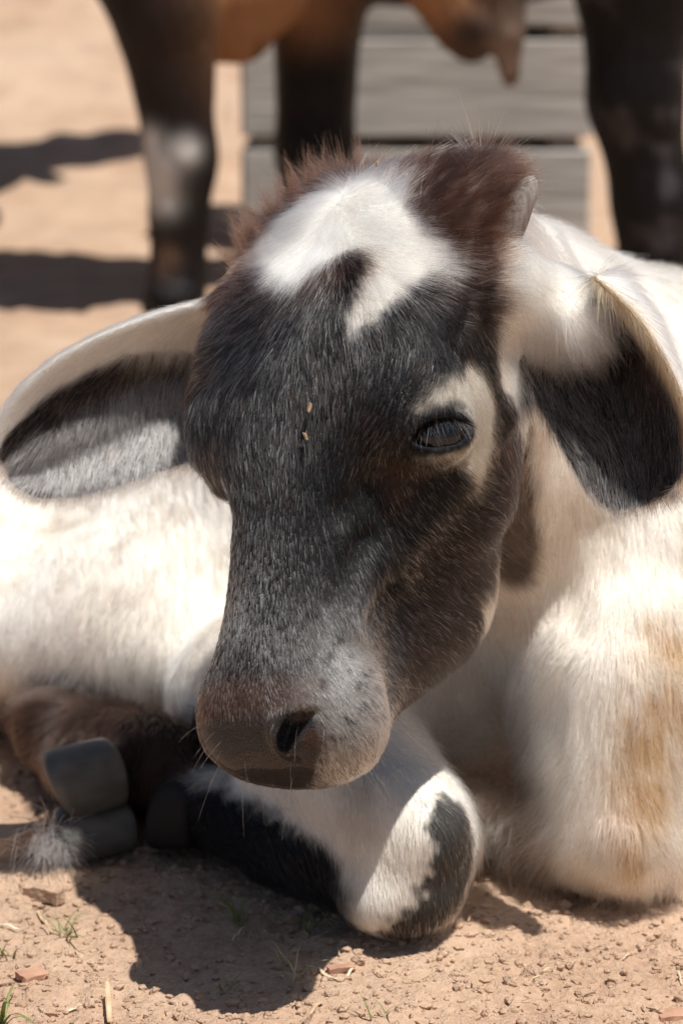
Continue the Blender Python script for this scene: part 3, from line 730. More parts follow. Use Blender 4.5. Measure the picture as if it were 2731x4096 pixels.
# ------------------------------------------------------------------ hair strands
def strands(name, root, nor, dirn, length, lift, tint, radius, mat, parent, npt=5, bend=.0, tip=.25):
    """real hair curves: root points, normals, unit tangents, lengths"""
    n = len(root)
    t = np.linspace(0, 1, npt)
    pts = np.zeros((n, npt, 3), np.float32)
    Lc = length[:, None, None]
    out = lift[:, None]
    for k in range(npt):
        tt = t[k]
        up = out * (tt - .45 * tt * tt)
        pts[:, k] = root + length[:, None] * (dirn * tt * np.sqrt(np.clip(1 - .6 * out ** 2, .15, 1)) + nor * up)
        pts[:, k, 2] -= (bend * length * tt * tt)
    pts[:, 0] -= nor * .0008
    cu = bpy.data.hair_curves.new(name)
    cu.add_curves([npt] * n)
    cu.attributes['position'].data.foreach_set('vector', pts.ravel())
    ra = cu.attributes.get('radius') or cu.attributes.new('radius', 'FLOAT', 'POINT')
    rr = (radius[:, None] * (1 - (1 - tip) * t[None, :] ** 1.5)).astype(np.float32)
    ra.data.foreach_set('value', rr.ravel())
    tc = cu.attributes.new('tint', 'FLOAT_COLOR', 'CURVE')
    tc.data.foreach_set('color', np.concatenate([tint, np.ones((n, 1))], 1).astype(np.float32).ravel())
    cu.materials.append(mat)
    o = bpy.data.objects.new(name, cu)
    COL.objects.link(o)
    if parent: set_parent(o, parent)
    return o

def scatter(weights_fun, count):
    """random points on the calf mesh, weighted per face"""
    c = CV[CF].mean(1)
    area = .5 * np.linalg.norm(FN, axis=1)
    w = area * weights_fun(c, FN / (np.linalg.norm(FN, axis=1)[:, None] + 1e-12))
    cum = np.cumsum(w); cum /= cum[-1]
    f = np.searchsorted(cum, rng.random(count))
    u, v = rng.random((2, count))
    A, B_, C_, D_ = [CV[CF[f, i]] for i in range(4)]
    P = (A * (1 - u)[:, None] + B_ * u[:, None]) * (1 - v)[:, None] + (D_ * (1 - u)[:, None] + C_ * u[:, None]) * v[:, None]
    NA, NB, NC, ND = [VN[CF[f, i]] for i in range(4)]
    N = (NA * (1 - u)[:, None] + NB * u[:, None]) * (1 - v)[:, None] + (ND * (1 - u)[:, None] + NC * u[:, None]) * v[:, None]
    N /= np.linalg.norm(N, axis=1)[:, None] + 1e-12
    return P, N

_g = [g for g in GUIDES]
def add_guide(loc, dirn, ln, lift):
    p = from_head(loc); dd = HB @ np.asarray(dirn, float); dd /= np.linalg.norm(dd)
    _g.append((*p, *dd, ln, lift))
for a in ((-.02, -.035, -.02), (-.045, -.03, -.03), (-.065, -.015, -.04), (-.08, .01, -.045)):
    add_guide(a, (-.55, -.75, .25), 27, .80)
for a in ((-.10, .03, -.04), (-.105, .06, -.04)):
    add_guide(a, (-.5, .2, -.4), 16, .35)
for a, ln in (((.02, -.04, -.02), 30), ((.045, -.035, -.03), 46), ((.065, -.015, -.04), 50), ((.03, -.055, -.06), 40), ((.075, .0, -.03), 46)):
    add_guide(a, (.75, -.62, .0), ln * .8, .22)
_g = np.array(_g, float)
GP, GD, GL, GU = _g[:, :3], _g[:, 3:6], _g[:, 6] * .001, _g[:, 7]

def comb(P, N):
    D = np.zeros_like(P); L = np.zeros(len(P)); U = np.zeros(len(P))
    for s0 in range(0, len(P), 40000):
        e = slice(s0, s0 + 40000)
        d2 = ((P[e, None, :] - GP[None]) ** 2).sum(2)
        w = 1 / (d2 + 6e-5) ** 2.2
        w /= w.sum(1)[:, None]
        D[e] = w @ GD; L[e] = w @ GL; U[e] = w @ GU
    # clumps: slow turns of the lie of the coat
    sh = (.45 + .55 * sstep(.008, .016, L))[:, None]
    D += .20 * sh * np.stack([vnoise(P, 130, 31), vnoise(P, 130, 32), vnoise(P, 130, 33)], 1)
    D += .16 * sh * np.stack([vnoise(P, 45, 34), vnoise(P, 45, 35), vnoise(P, 45, 36)], 1)
    lk = sstep(.018, .034, L)[:, None]
    D += .38 * lk * np.stack([vnoise(P, 90, 37), vnoise(P, 90, 38), vnoise(P, 90, 39)], 1)
    D += .13 * sh * rng.normal(size=P.shape)
    D -= N * (D * N).sum(1)[:, None]
    D /= np.linalg.norm(D, axis=1)[:, None] + 1e-9
    return D, L, U

OPEN_SIDE = np.array([0, 0, .65])             # no hair on the far side, against the ground or hidden in the trunk
def facing(c, n):
    v = OPEN_SIDE - c; v /= np.linalg.norm(v, axis=1)[:, None]
    return (v * n).sum(1)

def near_head(c):
    return (np.minimum(f_head(c), np.minimum(f_root(c), np.minimum(f_ear(c, EARS[0]), f_ear(c, EARS[1])))) < .006)

def fur_layer(name, count, wfun, rad, lscale, npt=5, far=1.0):
    P, N = scatter(wfun, int(count * FUR))
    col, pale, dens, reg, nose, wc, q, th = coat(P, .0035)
    keep = rng.random(len(P)) < dens
    P, N, col, pale, reg, wc, q = [a[keep] for a in (P, N, col, pale, reg, wc, q)]
    D, L, U = comb(P, N)
    n = len(P)
    L = np.where((reg == 1) & (L < .016), L * .82, L)
    L = L * lscale * (1 + .22 * rng.normal(size=n)).clip(.4, 1.8)
    isp = rng.random(n) < pale
    dk = col.mean(1) < .24
    t = col * np.exp(.16 * rng.normal(size=(n, 1))) * np.exp(.05 * rng.normal(size=(n, 3)))
    palec = np.array([.62, .60, .58]) * np.exp(.25 * rng.normal(size=(n, 1)))
    t = np.where((isp & dk)[:, None], palec, t)
    red = dk & ~isp & (rng.random(n) < .06)
    t = np.where(red[:, None], np.array([.085, .038, .022]) * np.exp(.3 * rng.normal(size=(n, 1))), t)
    L = np.where(isp & dk & (reg == 1), L * 1.12, L)
    U = (U * (1 + .35 * rng.normal(size=n))).clip(.03, .98)
    rad = np.where(isp & dk, rad * 1.45, np.where(L > .024, rad * 1.25, rad))
    r = rad * (1 + .2 * rng.normal(size=n)).clip(.5, 1.6)
    return strands(name, P, N, D, L, U, np.clip(t, .003, .94), r, M_FUR, body_parent, npt)

body_parent = body
def tuft(name, count, box_l, box_m, dirf, len_rng, nclump, col, spread, rad, curve):
    """long locks: strands gathered towards shared lock tips"""
    cnt = int(count * max(FUR, .05))
    q = np.stack([rng.uniform(*box_l, cnt), rng.uniform(*box_m, cnt), np.zeros(cnt)], 1)
    q[:, 2] = s_top(np.clip(q[:, 1], _m[0], _m[-1])) - .4 * q[:, 0] ** 2 / .08
    for _ in range(14):
        f0 = f_skull(q)
        g = np.stack([(f_skull(q + np.eye(3)[i] * .001) - f0) / .001 for i in range(3)], 1)
        g /= np.linalg.norm(g, axis=1)[:, None] + 1e-9
        q -= g * f0[:, None] * .8
    thq = np.arctan2(q[:, 0], q[:, 2] - s_lin(np.clip(q[:, 1], _m[0], _m[-1])))
    ok = poly_dist(q[:, 1], thq, WHITE_CROWN, 1.0, .085) > .0015 + .003 * rng.random(cnt)
    q, g = q[ok], g[ok]; cnt = len(q)
    cc = q[rng.choice(cnt, nclump)]
    idx = np.argmin(((q[:, None] - cc[None]) ** 2).sum(2), 1)
    dcl = dirf(cc) + .22 * rng.normal(size=cc.shape)
    dcl /= np.linalg.norm(dcl, axis=1)[:, None]
    lcl = rng.uniform(*len_rng, nclump)
    tip = (cc + dcl * lcl[:, None])[idx] + rng.normal(size=q.shape) * spread
    own = q + dcl[idx] * lcl[idx][:, None] + rng.normal(size=q.shape) * spread * 1.4
    tip = .62 * tip + .38 * own
    sc = rng.uniform(.55, 1.08, (cnt, 1))
    tip = q + (tip - q) * sc
    npt = 7; t = np.linspace(0, 1, npt)
    pts = np.zeros((cnt, npt, 3), np.float32)
    mid = q + (tip - q) * .45 + g * curve * np.linalg.norm(tip - q, axis=1)[:, None]
    for k in range(npt):
        a = t[k]
        pts[:, k] = from_head((1 - a) ** 2 * q + 2 * a * (1 - a) * mid + a * a * tip)
    cu = bpy.data.hair_curves.new(name); cu.add_curves([npt] * cnt)
    cu.attributes['position'].data.foreach_set('vector', pts.ravel())
    ra = cu.attributes.get('radius') or cu.attributes.new('radius', 'FLOAT', 'POINT')
    ra.data.foreach_set('value', (rad * (1 - .75 * t[None, :] ** 1.5) * np.ones((cnt, 1))).astype(np.float32).ravel())
    c = np.asarray(col) * np.exp(.28 * rng.normal(size=(cnt, 1))) * np.exp(.06 * rng.normal(size=(cnt, 3)))
    dkr = rng.random(cnt) < .35
    c[dkr] = c[dkr] * .45
    tc = cu.attributes.new('tint', 'FLOAT_COLOR', 'CURVE')
    tc.data.foreach_set('color', np.concatenate([np.clip(c, .003, .9), np.ones((cnt, 1))], 1).astype(np.float32).ravel())
    cu.materials.append(M_FUR)
    o = bpy.data.objects.new(name, cu); COL.objects.link(o); set_parent(o, body)
    return o

if FUR > 0:
    fur_layer('face_fur', 265000, lambda c, n: near_head(c) * (facing(c, n) > -.6) * 1.0, .000095, 1.0, 5)
    fur_layer('body_fur', 190000, lambda c, n: (~near_head(c)) * (facing(c, n) > -.5) * (c[:, 2] > .004), .00018, 1.0, 4)
tuft('poll_tuft', 9000, (.046, .094), (-.052, .050), lambda c: np.stack([.90 + 0 * c[:, 0], -.16 - 8 * np.clip(.02 - c[:, 1], 0, .05), .06 + 0 * c[:, 0]], 1), (.022, .040), 220, BROWN * .8, .0036, .00008, .14)
tuft('poll_tuft', 9500, (-.100, -.012), (-.050, .030), lambda c: np.stack([-.60 + 5 * np.clip(c[:, 0] + .09, 0, .1), -.70 + 0 * c[:, 0], .22 + 0 * c[:, 0]], 1), (.028, .046), 260, BROWN * 1.0, .0024, .00008, .04)
print('fur done', round(_t.time() - _t0, 1))
# ------------------------------------------------------------------ calf: eye, lashes, whiskers, horn, hooves, tail
def simple_mat(name, col, rough=.6, coatw=0.0, spec=.5, bump=None, var=None):
    m, nt, b = new_mat(name)
    b.inputs['Base Color'].default_value = (*col, 1)
    b.inputs['Roughness'].default_value = rough
    b.inputs['Coat Weight'].default_value = coatw
    b.inputs['Coat Roughness'].default_value = .03
    b.inputs['Specular IOR Level'].default_value = spec
    tc = nt.nodes.new('ShaderNodeTexCoord')
    if var:
        no = nt.nodes.new('ShaderNodeTexNoise'); no.inputs['Scale'].default_value = var[0]; no.inputs['Detail'].default_value = 6
        mp = nt.nodes.new('ShaderNodeMapping'); mp.inputs['Scale'].default_value = var[2] if len(var) > 2 else (1, 1, 1)
        link(nt, tc.outputs['Object'], mp.inputs['Vector']); link(nt, mp.outputs[0], no.inputs['Vector'])
        mx = nt.nodes.new('ShaderNodeMix'); mx.data_type = 'RGBA'
        mx.inputs['A'].default_value = (*col, 1); mx.inputs['B'].default_value = (*var[1], 1)
        rp = nt.nodes.new('ShaderNodeMapRange'); rp.inputs['From Min'].default_value = .35; rp.inputs['From Max'].default_value = .65
        link(nt, no.outputs['Fac'], rp.inputs['Value']); link(nt, rp.outputs[0], mx.inputs['Factor'])
        link(nt, mx.outputs['Result'], b.inputs['Base Color'])
        if bump:
            bp = nt.nodes.new('ShaderNodeBump'); bp.inputs['Distance'].default_value = bump
            link(nt, no.outputs['Fac'], bp.inputs['Height']); link(nt, bp.outputs[0], b.inputs['Normal'])
    return m

def uv_ball(R, nu=40, nv=24):
    v, f = [], []
    for j in range(nv + 1):
        t = PI * j / nv
        for i in range(nu):
            a = 2 * PI * i / nu
            v.append((R * math.sin(t) * math.cos(a), R * math.sin(t) * math.sin(a), R * math.cos(t)))
    for j in range(nv):
        for i in range(nu):
            f.append((j * nu + i, (j + 1) * nu + i, (j + 1) * nu + (i + 1) % nu, j * nu + (i + 1) % nu))
    return np.array(v), f

def eye_material():
    m, nt, b = new_mat('calf eye')
    at = nt.nodes.new('ShaderNodeAttribute'); at.attribute_name = 'iris'
    rp = nt.nodes.new('ShaderNodeValToRGB')
    el = rp.color_ramp.elements
    el[0].position = 0; el[0].color = (.004, .004, .005, 1)
    el[1].position = 1; el[1].color = (.010, .007, .006, 1)
    e = el.new(.45); e.color = (.006, .005, .006, 1)
    e = el.new(.6); e.color = (.014, .009, .006, 1)
    link(nt, at.outputs['Fac'], rp.inputs['Fac']); link(nt, rp.outputs['Color'], b.inputs['Base Color'])
    b.inputs['Roughness'].default_value = .12
    b.inputs['Coat Weight'].default_value = .25
    b.inputs['Specular IOR Level'].default_value = .35
    b.inputs['Coat Roughness'].default_value = .03
    return m
M_EYE = eye_material()
bv, bf = uv_ball(EYE_R)
for sgn in (1, -1):
    c = EYE_C * (sgn, 1, 1)
    out = EYE_OUT * (sgn, 1, 1)
    co = from_head(c + 0 * c)
    w = bv + co
    o = mesh_obj('eye', w, bf, M_EYE, calf)
    dirw = HB @ out
    cosang = (bv @ dirw) / EYE_R
    iris = np.clip(1.0 - (cosang - .55) / .45, 0, 1)
    a = o.data.attributes.new('iris', 'FLOAT', 'POINT'); a.data.foreach_set('value', iris.astype(np.float32))

# lashes of the upper lid
M_LASH = hair_material('lashes', .25, .3)
def lash_set(sgn):
    n = 84
    tt = rng.uniform(-1, 1, n)
    e = np.stack([.0195 - .006 * tt ** 2, tt * .0175, .0075 - .0065 * tt ** 2], 1)          # along the rim of the upper lid
    loc_ = EYE_C + e @ EB.T
    dl = EB @ np.array([.55, 0, -.80])
    D = np.tile(dl, (n, 1)) + .22 * rng.normal(size=(n, 3)) - np.outer(tt, EB[:, 1]) * -.25
    loc_[:, 0] *= sgn; D[:, 0] *= sgn
    Pw = from_head(loc_); Dw = D @ HB.T; Dw /= np.linalg.norm(Dw, axis=1)[:, None]
    Nw = np.tile(HB @ (EYE_OUT * (sgn, 1, 1)), (n, 1))
    pal = rng.random(n) < .65
    t = np.where(pal[:, None], np.array([.75, .72, .68]), np.array([.03, .025, .022])) * np.exp(.1 * rng.normal(size=(n, 1)))
    return strands('eyelashes', Pw, Nw, Dw, rng.uniform(.009, .021, n), np.full(n, .30), np.clip(t, .004, .9), np.full(n, .00012), M_LASH, body, 6, .1)
lash_set(1); lash_set(-1)

# whiskers on lips, chin and around the nose
n = 90
wl = np.stack([rng.choice([-1, 1], n) * rng.uniform(.01, .062, n), rng.uniform(.285, .372, n), rng.uniform(-.125, -.03, n)], 1)
for _ in range(12):
    f0 = f_skull(wl)
    g = np.stack([(f_skull(wl + np.eye(3)[i] * .001) - f0) / .001 for i in range(3)], 1)
    g /= np.linalg.norm(g, axis=1)[:, None] + 1e-9
    wl -= g * f0[:, None] * .8
D = g * .8 + np.array([0, .25, -.5]) + .25 * rng.normal(size=(n, 3)); D /= np.linalg.norm(D, axis=1)[:, None]
ln = rng.uniform(.008, .034, n)
strands('whiskers', from_head(wl), g @ HB.T, D @ HB.T, ln, np.full(n, .35), np.tile([.40, .30, .22], (n, 1)) * np.exp(.3 * rng.normal(size=(n, 1))), np.full(n, .00011), M_LASH, body, 6, .12)

# horn bud
def horn(base, tip, r0):
    base, tip = np.asarray(base), np.asarray(tip)
    ax = tip - base; Lh = np.linalg.norm(ax); Bh = basis(ax, (1, 0, 0))
    v, f = [], []
    prof = [(0, 1.05), (.15, 1.0), (.3, .95), (.45, .89), (.6, .81), (.72, .72), (.82, .60), (.90, .45), (.96, .27), (1.0, .0)]
    nu = 24
    for k, (t, r) in enumerate(prof):
        for i in range(nu):
            a = 2 * PI * i / nu
            rr = r0 * r * (1 + .03 * math.sin(5 * a + 9 * t)) * (1 + .02 * math.sin(40 * t))
            v.append(base + Bh[:, 0] * (Lh * t) + (Bh[:, 1] * math.cos(a) + Bh[:, 2] * math.sin(a)) * rr + Bh[:, 2] * .004 * t * t)
    for k in range(len(prof) - 1):
        for i in range(nu):
            f.append((k * nu + i, k * nu + (i + 1) % nu, (k + 1) * nu + (i + 1) % nu, (k + 1) * nu + i))
    return v, f
M_HORN = simple_mat('horn', (.33, .30, .27), .62, 0, .3, .0004, (60, (.19, .16, .14), (6, 6, 1)))
for hb, ht in ((np.array([.102, 1.568, .482]), np.array([.124, 1.564, .5240])),
               (from_head((-.078, .004, -.055)), from_head((-.078, .004, -.055)) + np.array([-.020, .012, .014]))):
    v, f = horn(hb, ht, .0122)
    mesh_obj('horn', v, f, M_HORN, body)

# hooves: two claws to a foot, shaped as cut wedges
M_HOOF = simple_mat('hoof', (.115, .108, .095), .55, 0, .4, .0003, (45, (.075, .070, .062), (1, 1, 2)))
M_HOOFD = simple_mat('dark hoof', (.026, .023, .022), .75, 0, .12, .0003, (45, (.028, .024, .022)))
def claw(cor, axis, ln, r0, r1, flat, sole, mat=None):
    """one claw: grows from the coronet along axis, flattened cross-section, cut off by the sole"""
    cor = np.asarray(cor, float); Bc = basis(axis, (0, 0, 1.0)); sole = np.asarray(sole, float); sole /= np.linalg.norm(sole)
    end = cor + Bc[:, 0] * ln
    def fun(P):
        q = (P - cor) @ Bc
        t = np.clip(q[:, 0] / ln, -.3, 1.3)
        r = r0 + (r1 - r0) * t
        rad = (np.abs(q[:, 1]) ** 2.2 + np.abs(q[:, 2] / flat) ** 2.2) ** (1 / 2.2)
        f = (rad - r) * .9
        f = smax(f, -q[:, 0] - .006, .006)
        f = smax(f, (P - end) @ sole, .013)
        return smax(f, .001 - P[:, 2], .002)
    lo = np.minimum(cor, end) - r1 * 1.7; hi = np.maximum(cor, end) + r1 * 1.7
    ax = [np.arange(lo[i], hi[i], .0024) for i in range(3)]
    g = np.stack(np.meshgrid(*ax, indexing='ij'), -1)
    V, F = surface_nets(fun(g.reshape(-1, 3)).reshape(g.shape[:3]).astype(np.float32), *ax)
    return mesh_obj('hoof', V, F, mat or M_HOOF, body)
claw((-.176, 1.748, .060), (-1, -.55, -.16), .044, .027, .030, 1.0, (-.86, -.12, -.42))
claw((-.166, 1.742, .020), (-1, -.50, -.02), .052, .018, .022, 1.35, (-.86, -.15, -.30))
claw((-.112, 1.728, .034), (-1, .32, -.06), .030, .026, .028, 1.0, (-.80, .30, .15), M_HOOFD)

# tail switch lying by the foot
n = 420
c = np.array([-.212, 1.706, .014])
Pr = c + rng.normal(size=(n, 3)) * (.008, .006, .004) + np.array([-.006, 0, .016]) * rng.random((n, 1)); Pr[:, 2] = Pr[:, 2].clip(.004)
Dd = np.array([.15, -.55, -.25]) + .45 * rng.normal(size=(n, 3)); Dd /= np.linalg.norm(Dd, axis=1)[:, None]
strands('tail_switch', Pr, np.tile([0, 0, 1.], (n, 1)), Dd, rng.uniform(.018, .04, n), np.full(n, .35), np.tile(WHITE * .8, (n, 1)) * np.exp(.2 * rng.normal(size=(n, 1))).clip(.5, 1.15), np.full(n, .0003), M_FUR, body, 5, .2)

# ------------------------------------------------------------------ ground
def ground_height(x, y):
    P = np.stack([x, y, np.zeros_like(x)], 1)
    near = sstep(4.5, 2.6, y)
    z = .012 * fbm(P, 3.0, 2, 51)
    ch = vnoise(P, 26, 52); ch2 = vnoise(P, 70, 53); ch3 = vnoise(P, 170, 54)
    z += near * (.0060 * np.abs(ch) + .0045 * np.abs(ch2) + .0030 * ch3 + .0080 * np.clip(vnoise(P, 48, 57) - .25, 0, 1)) - .007 * near
    z += (1 - near) * (.035 * fbm(P, 5, 3, 58) + .018 * np.abs(vnoise(P, 13, 59)))
    # keep it level under the calf
    flat = np.exp(-((x - .0) ** 2 / .35 ** 2 + (y - 1.85) ** 2 / .45 ** 2) ** 2)
    z = z * (1 - .45 * flat)
    # the bank behind
    yb = y - 6.2 - .5 * fbm(P, .5, 2, 60)
    z += .30 * np.where(yb > 0, yb * yb / (yb + .8 + 1e-6), 0) * sstep(40, 10, y) + 3.2 * sstep(8, 40, y)
    return z

def axis_multi(segs):
    out = [segs[0][0]]
    for a, b, st in segs:
        n_ = max(1, int(round((b - a) / st)))
        out += list(np.linspace(a, b, n_ + 1)[1:])
    return np.array(out)
gx = axis_multi([(-120, -30, 15), (-30, -6, 2), (-6, -1.5, .15), (-1.5, -.40, .03), (-.40, .42, .0036), (.42, 1.5, .03), (1.5, 6, .15), (6, 30, 2), (30, 120, 15)])
gy = axis_multi([(-60, -4, 8), (-4, .6, .4), (.6, 1.34, .03), (1.34, 1.86, .0036), (1.86, 3.0, .02), (3.0, 12, .06), (12, 30, .6), (30, 260, 12)])
XX, YY = np.meshgrid(gx, gy, indexing='ij')
ZZ = ground_height(XX.ravel(), YY.ravel())
nx_, ny_ = len(gx), len(gy)
ii, jj = np.meshgrid(np.arange(nx_ - 1), np.arange(ny_ - 1), indexing='ij')
q0 = (ii * ny_ + jj).ravel()
GFc = np.stack([q0, q0 + ny_, q0 + ny_ + 1, q0 + 1], 1)

def dirt_material():
    m, nt, b = new_mat('dirt')
    tc = nt.nodes.new('ShaderNodeTexCoord')
    def noise_n(scale, det=3, ro=.6):
        no = nt.nodes.new('ShaderNodeTexNoise'); no.inputs['Scale'].default_value = scale; no.inputs['Detail'].default_value = det; no.inputs['Roughness'].default_value = ro
        link(nt, tc.outputs['Object'], no.inputs['Vector']); return no
    a = noise_n(9); c = noise_n(160, 3, .7); big = noise_n(1.6, 2)
    rp = nt.nodes.new('ShaderNodeValToRGB')
    el = rp.color_ramp.elements
    el[0].position = .30; el[0].color = (.30, .190, .128, 1)
    el[1].position = .72; el[1].color = (.56, .402, .285, 1)
    e = el.new(.5); e.color = (.445, .298, .203, 1)
    mx = nt.nodes.new('ShaderNodeMath'); mx.operation = 'MULTIPLY_ADD'; mx.inputs[1].default_value = .55
    link(nt, c.outputs['Fac'], mx.inputs[0])
    m2 = nt.nodes.new('ShaderNodeMath'); m2.operation = 'MULTIPLY'; m2.inputs[1].default_value = .45
    link(nt, a.outputs['Fac'], m2.inputs[0]); link(nt, m2.outputs[0], mx.inputs[2])
    link(nt, mx.outputs[0], rp.inputs['Fac'])
    mm = nt.nodes.new('ShaderNodeMix'); mm.data_type = 'RGBA'; mm.blend_type = 'MIX'
    mm.inputs['B'].default_value = (.58, .440, .322, 1)
    r2 = nt.nodes.new('ShaderNodeMapRange'); r2.inputs['From Min'].default_value = .45; r2.inputs['From Max'].default_value = .75; r2.inputs['To Max'].default_value = .6
    link(nt, big.outputs['Fac'], r2.inputs['Value']); link(nt, r2.outputs[0], mm.inputs['Factor'])
    link(nt, rp.outputs['Color'], mm.inputs['A']); link(nt, mm.outputs['Result'], b.inputs['Base Color'])
    b.inputs['Roughness'].default_value = .95; b.inputs['Specular IOR Level'].default_value = .15
    n3 = noise_n(420, 1, .75)
    bp = nt.nodes.new('ShaderNodeBump'); bp.inputs['Distance'].default_value = .004; bp.inputs['Strength'].default_value = .9
    ad = nt.nodes.new('ShaderNodeMath'); ad.operation = 'MULTIPLY_ADD'; ad.inputs[1].default_value = .4
    link(nt, n3.outputs['Fac'], ad.inputs[0]); link(nt, c.outputs['Fac'], ad.inputs[2])
    link(nt, ad.outputs[0], bp.inputs['Height']); link(nt, bp.outputs[0], b.inputs['Normal'])
    return m
M_DIRT = dirt_material()
ground = mesh_obj('ground', np.stack([XX.ravel(), YY.ravel(), ZZ], 1), GFc, M_DIRT)
tag(ground, kind='structure')

def gz(x, y): return float(ground_height(np.array([x]), np.array([y]))[0])

# crumbs of earth, nobody could count them
def rock_shape(sub=1):
    bm = bmesh.new(); bmesh.ops.create_icosphere(bm, subdivisions=sub, radius=1)
    v = np.array([x.co[:] for x in bm.verts]); f = [[x.index for x in p.verts] for p in bm.faces]
    bm.free(); return v, np.array(f)
rv, rf = rock_shape(1)
ncr = 9000
px = rng.uniform(-.42, .45, ncr); py = 1.38 + .75 * rng.random(ncr) ** 1.3
sz = .0010 + .0032 * rng.random(ncr) ** 2.6 + .0060 * (rng.random(ncr) < .03) * rng.random(ncr)
pz = ground_height(px, py) + sz * .15
Vc, Fc = [], []
for i in range(ncr):
    w = rv * (1 + .28 * rng.normal(size=(len(rv), 1)).clip(-1, 1)) * (sz[i] * rng.uniform(.7, 1.3, 3)) * (1, 1, .7)
    a = rng.uniform(0, 6.28); ca, sa = math.cos(a), math.sin(a)
    w = np.stack([w[:, 0] * ca - w[:, 1] * sa, w[:, 0] * sa + w[:, 1] * ca, w[:, 2]], 1)
    Vc.append(w + (px[i], py[i], pz[i])); Fc.append(rf + i * len(rv))
cr = mesh_obj('soil_crumbs', np.concatenate(Vc), np.concatenate(Fc), M_DIRT, None, False)
tag(cr, 'loose reddish brown crumbs of dry earth strewn over the dirt', 'soil', kind='stuff')

# short bits of trampled straw, too many and too small to pick apart
nst = 240
Vc, Fc = [], []
for i in range(nst):
    x, y = rng.uniform(-.32, .34), 1.40 + .42 * rng.random() ** 1.2
    a = rng.uniform(0, PI); L_ = rng.uniform(.003, .011); w = rng.uniform(.0005, .0011)
    e = np.array([math.cos(a), math.sin(a)]) * L_ / 2; s_ = np.array([-math.sin(a), math.cos(a)]) * w / 2
    z = gz(x, y) + .0016; t0, t1 = rng.uniform(-.0008, .0025, 2)
    c = [(x - e[0] - s_[0], y - e[1] - s_[1], z + t0), (x + e[0] - s_[0], y + e[1] - s_[1], z + t1), (x + e[0] + s_[0], y + e[1] + s_[1], z + t1), (x - e[0] + s_[0], y - e[1] + s_[1], z + t0)]
    c += [(p[0], p[1], p[2] + w * .6) for p in c]
    Vc += c; Fc += [[q + 8 * i for q in f] for f in ((0, 3, 2, 1), (4, 5, 6, 7), (0, 1, 5, 4), (1, 2, 6, 5), (2, 3, 7, 6), (3, 0, 4, 7))]
tag(mesh_obj('straw_litter', Vc, Fc, simple_mat('straw crumbs', (.55, .42, .27), .7, 0, .3, None, (60, (.40, .27, .17))), None, False), 'fine bits of broken straw trodden into the dirt', 'litter', kind='stuff')
# ------------------------------------------------------------------ the cow standing behind
def f_cow(P):
    f = ellip(P, (.20, 5.46, 1.00), (.78, .37, .415))                                   # barrel
    f = smin(f, ellip(P, (-.38, 5.42, 1.02), (.34, .36, .40)), .10)                     # shoulder
    f = smin(f, ellip(P, (.80, 5.44, 1.06), (.34, .36, .36)), .10)                      # rump
    f = smin(f, ellip(P, (-.36, 5.34, 1.40), (.20, .13, .16)), .10)                     # hump
    f = smin(f, chain(P, [(-.55, 5.33, 1.16), (-.86, 5.33, 1.26), (-1.02, 5.33, 1.30)], [.24, .16, .13], .06), .08)
    f = smin(f, chain(P, [(-1.02, 5.33, 1.34), (-1.22, 5.33, 1.20), (-1.42, 5.33, 1.04)], [.165, .150, .115], .04), .04)
    f = smin(f, chain(P, [(-1.02, 5.22, 1.36), (-.98, 5.10, 1.28)], [.035, .05], .02), .03)     # ears
    f = smin(f, chain(P, [(-1.02, 5.44, 1.36), (-.98, 5.56, 1.28)], [.035, .05], .02), .03)
    # brisket, hanging brown and low behind the near foreleg
    f = smin(f, ellip(P, (-.27, 5.27, .66), (.22, .15, .17)), .05)
    f = smin(f, chain(P, [(-.60, 5.32, .95), (-.30, 5.25, .60), (-.20, 5.22, .53)], [.16, .10, .05], .05), .05)
    # near foreleg, far foreleg
    f = smin(f, chain(P, [(-.42, 5.12, .86), (-.335, 5.06, .58), (-.312, 5.05, .33), (-.315, 5.05, .20), (-.318, 5.05, .08)], [.19, .100, .066, .054, .058], .03), .03)
    f = smin(f, ellip(P, (-.305, 5.045, .29), (.062, .062, .075)), .03)
    f = smin(f, ellip(P, (-.325, 5.03, .035), (.062, .075, .05)), .02)
    f = smin(f, chain(P, [(-.12, 5.40, .90), (-.050, 5.42, .58), (-.055, 5.42, .30), (-.06, 5.42, .06)], [.15, .092, .080, .062], .03), .03)
    # near hind leg, far hind leg
    f = smin(f, chain(P, [(.80, 5.16, .95), (.57, 5.08, .66), (.565, 5.06, .42), (.605, 5.06, .22), (.61, 5.05, .07)], [.24, .125, .088, .075, .070], .04), .04)
    f = smin(f, ellip(P, (.61, 5.03, .035), (.07, .08, .05)), .02)
    f = smin(f, chain(P, [(.95, 5.52, .95), (.92, 5.55, .55), (1.0, 5.55, .30), (.98, 5.55, .06)], [.20, .11, .065, .06], .03), .03)
    # udder and the loose fold beside it
    f = smin(f, chain(P, [(.20, 5.26, .66), (.245, 5.24, .555), (.262, 5.24, .51)], [.10, .060, .032], .03), .03)
    f = smin(f, chain(P, [(.315, 5.22, .68), (.325, 5.21, .54), (.335, 5.21, .450)], [.06, .036, .020], .02), .02)
    # tail
    f = smin(f, chain(P, [(1.12, 5.34, 1.25), (1.18, 5.34, .9), (1.18, 5.34, .5)], [.04, .025, .05], .02), .03)
    return smax(f, .002 - P[:, 2], .01)

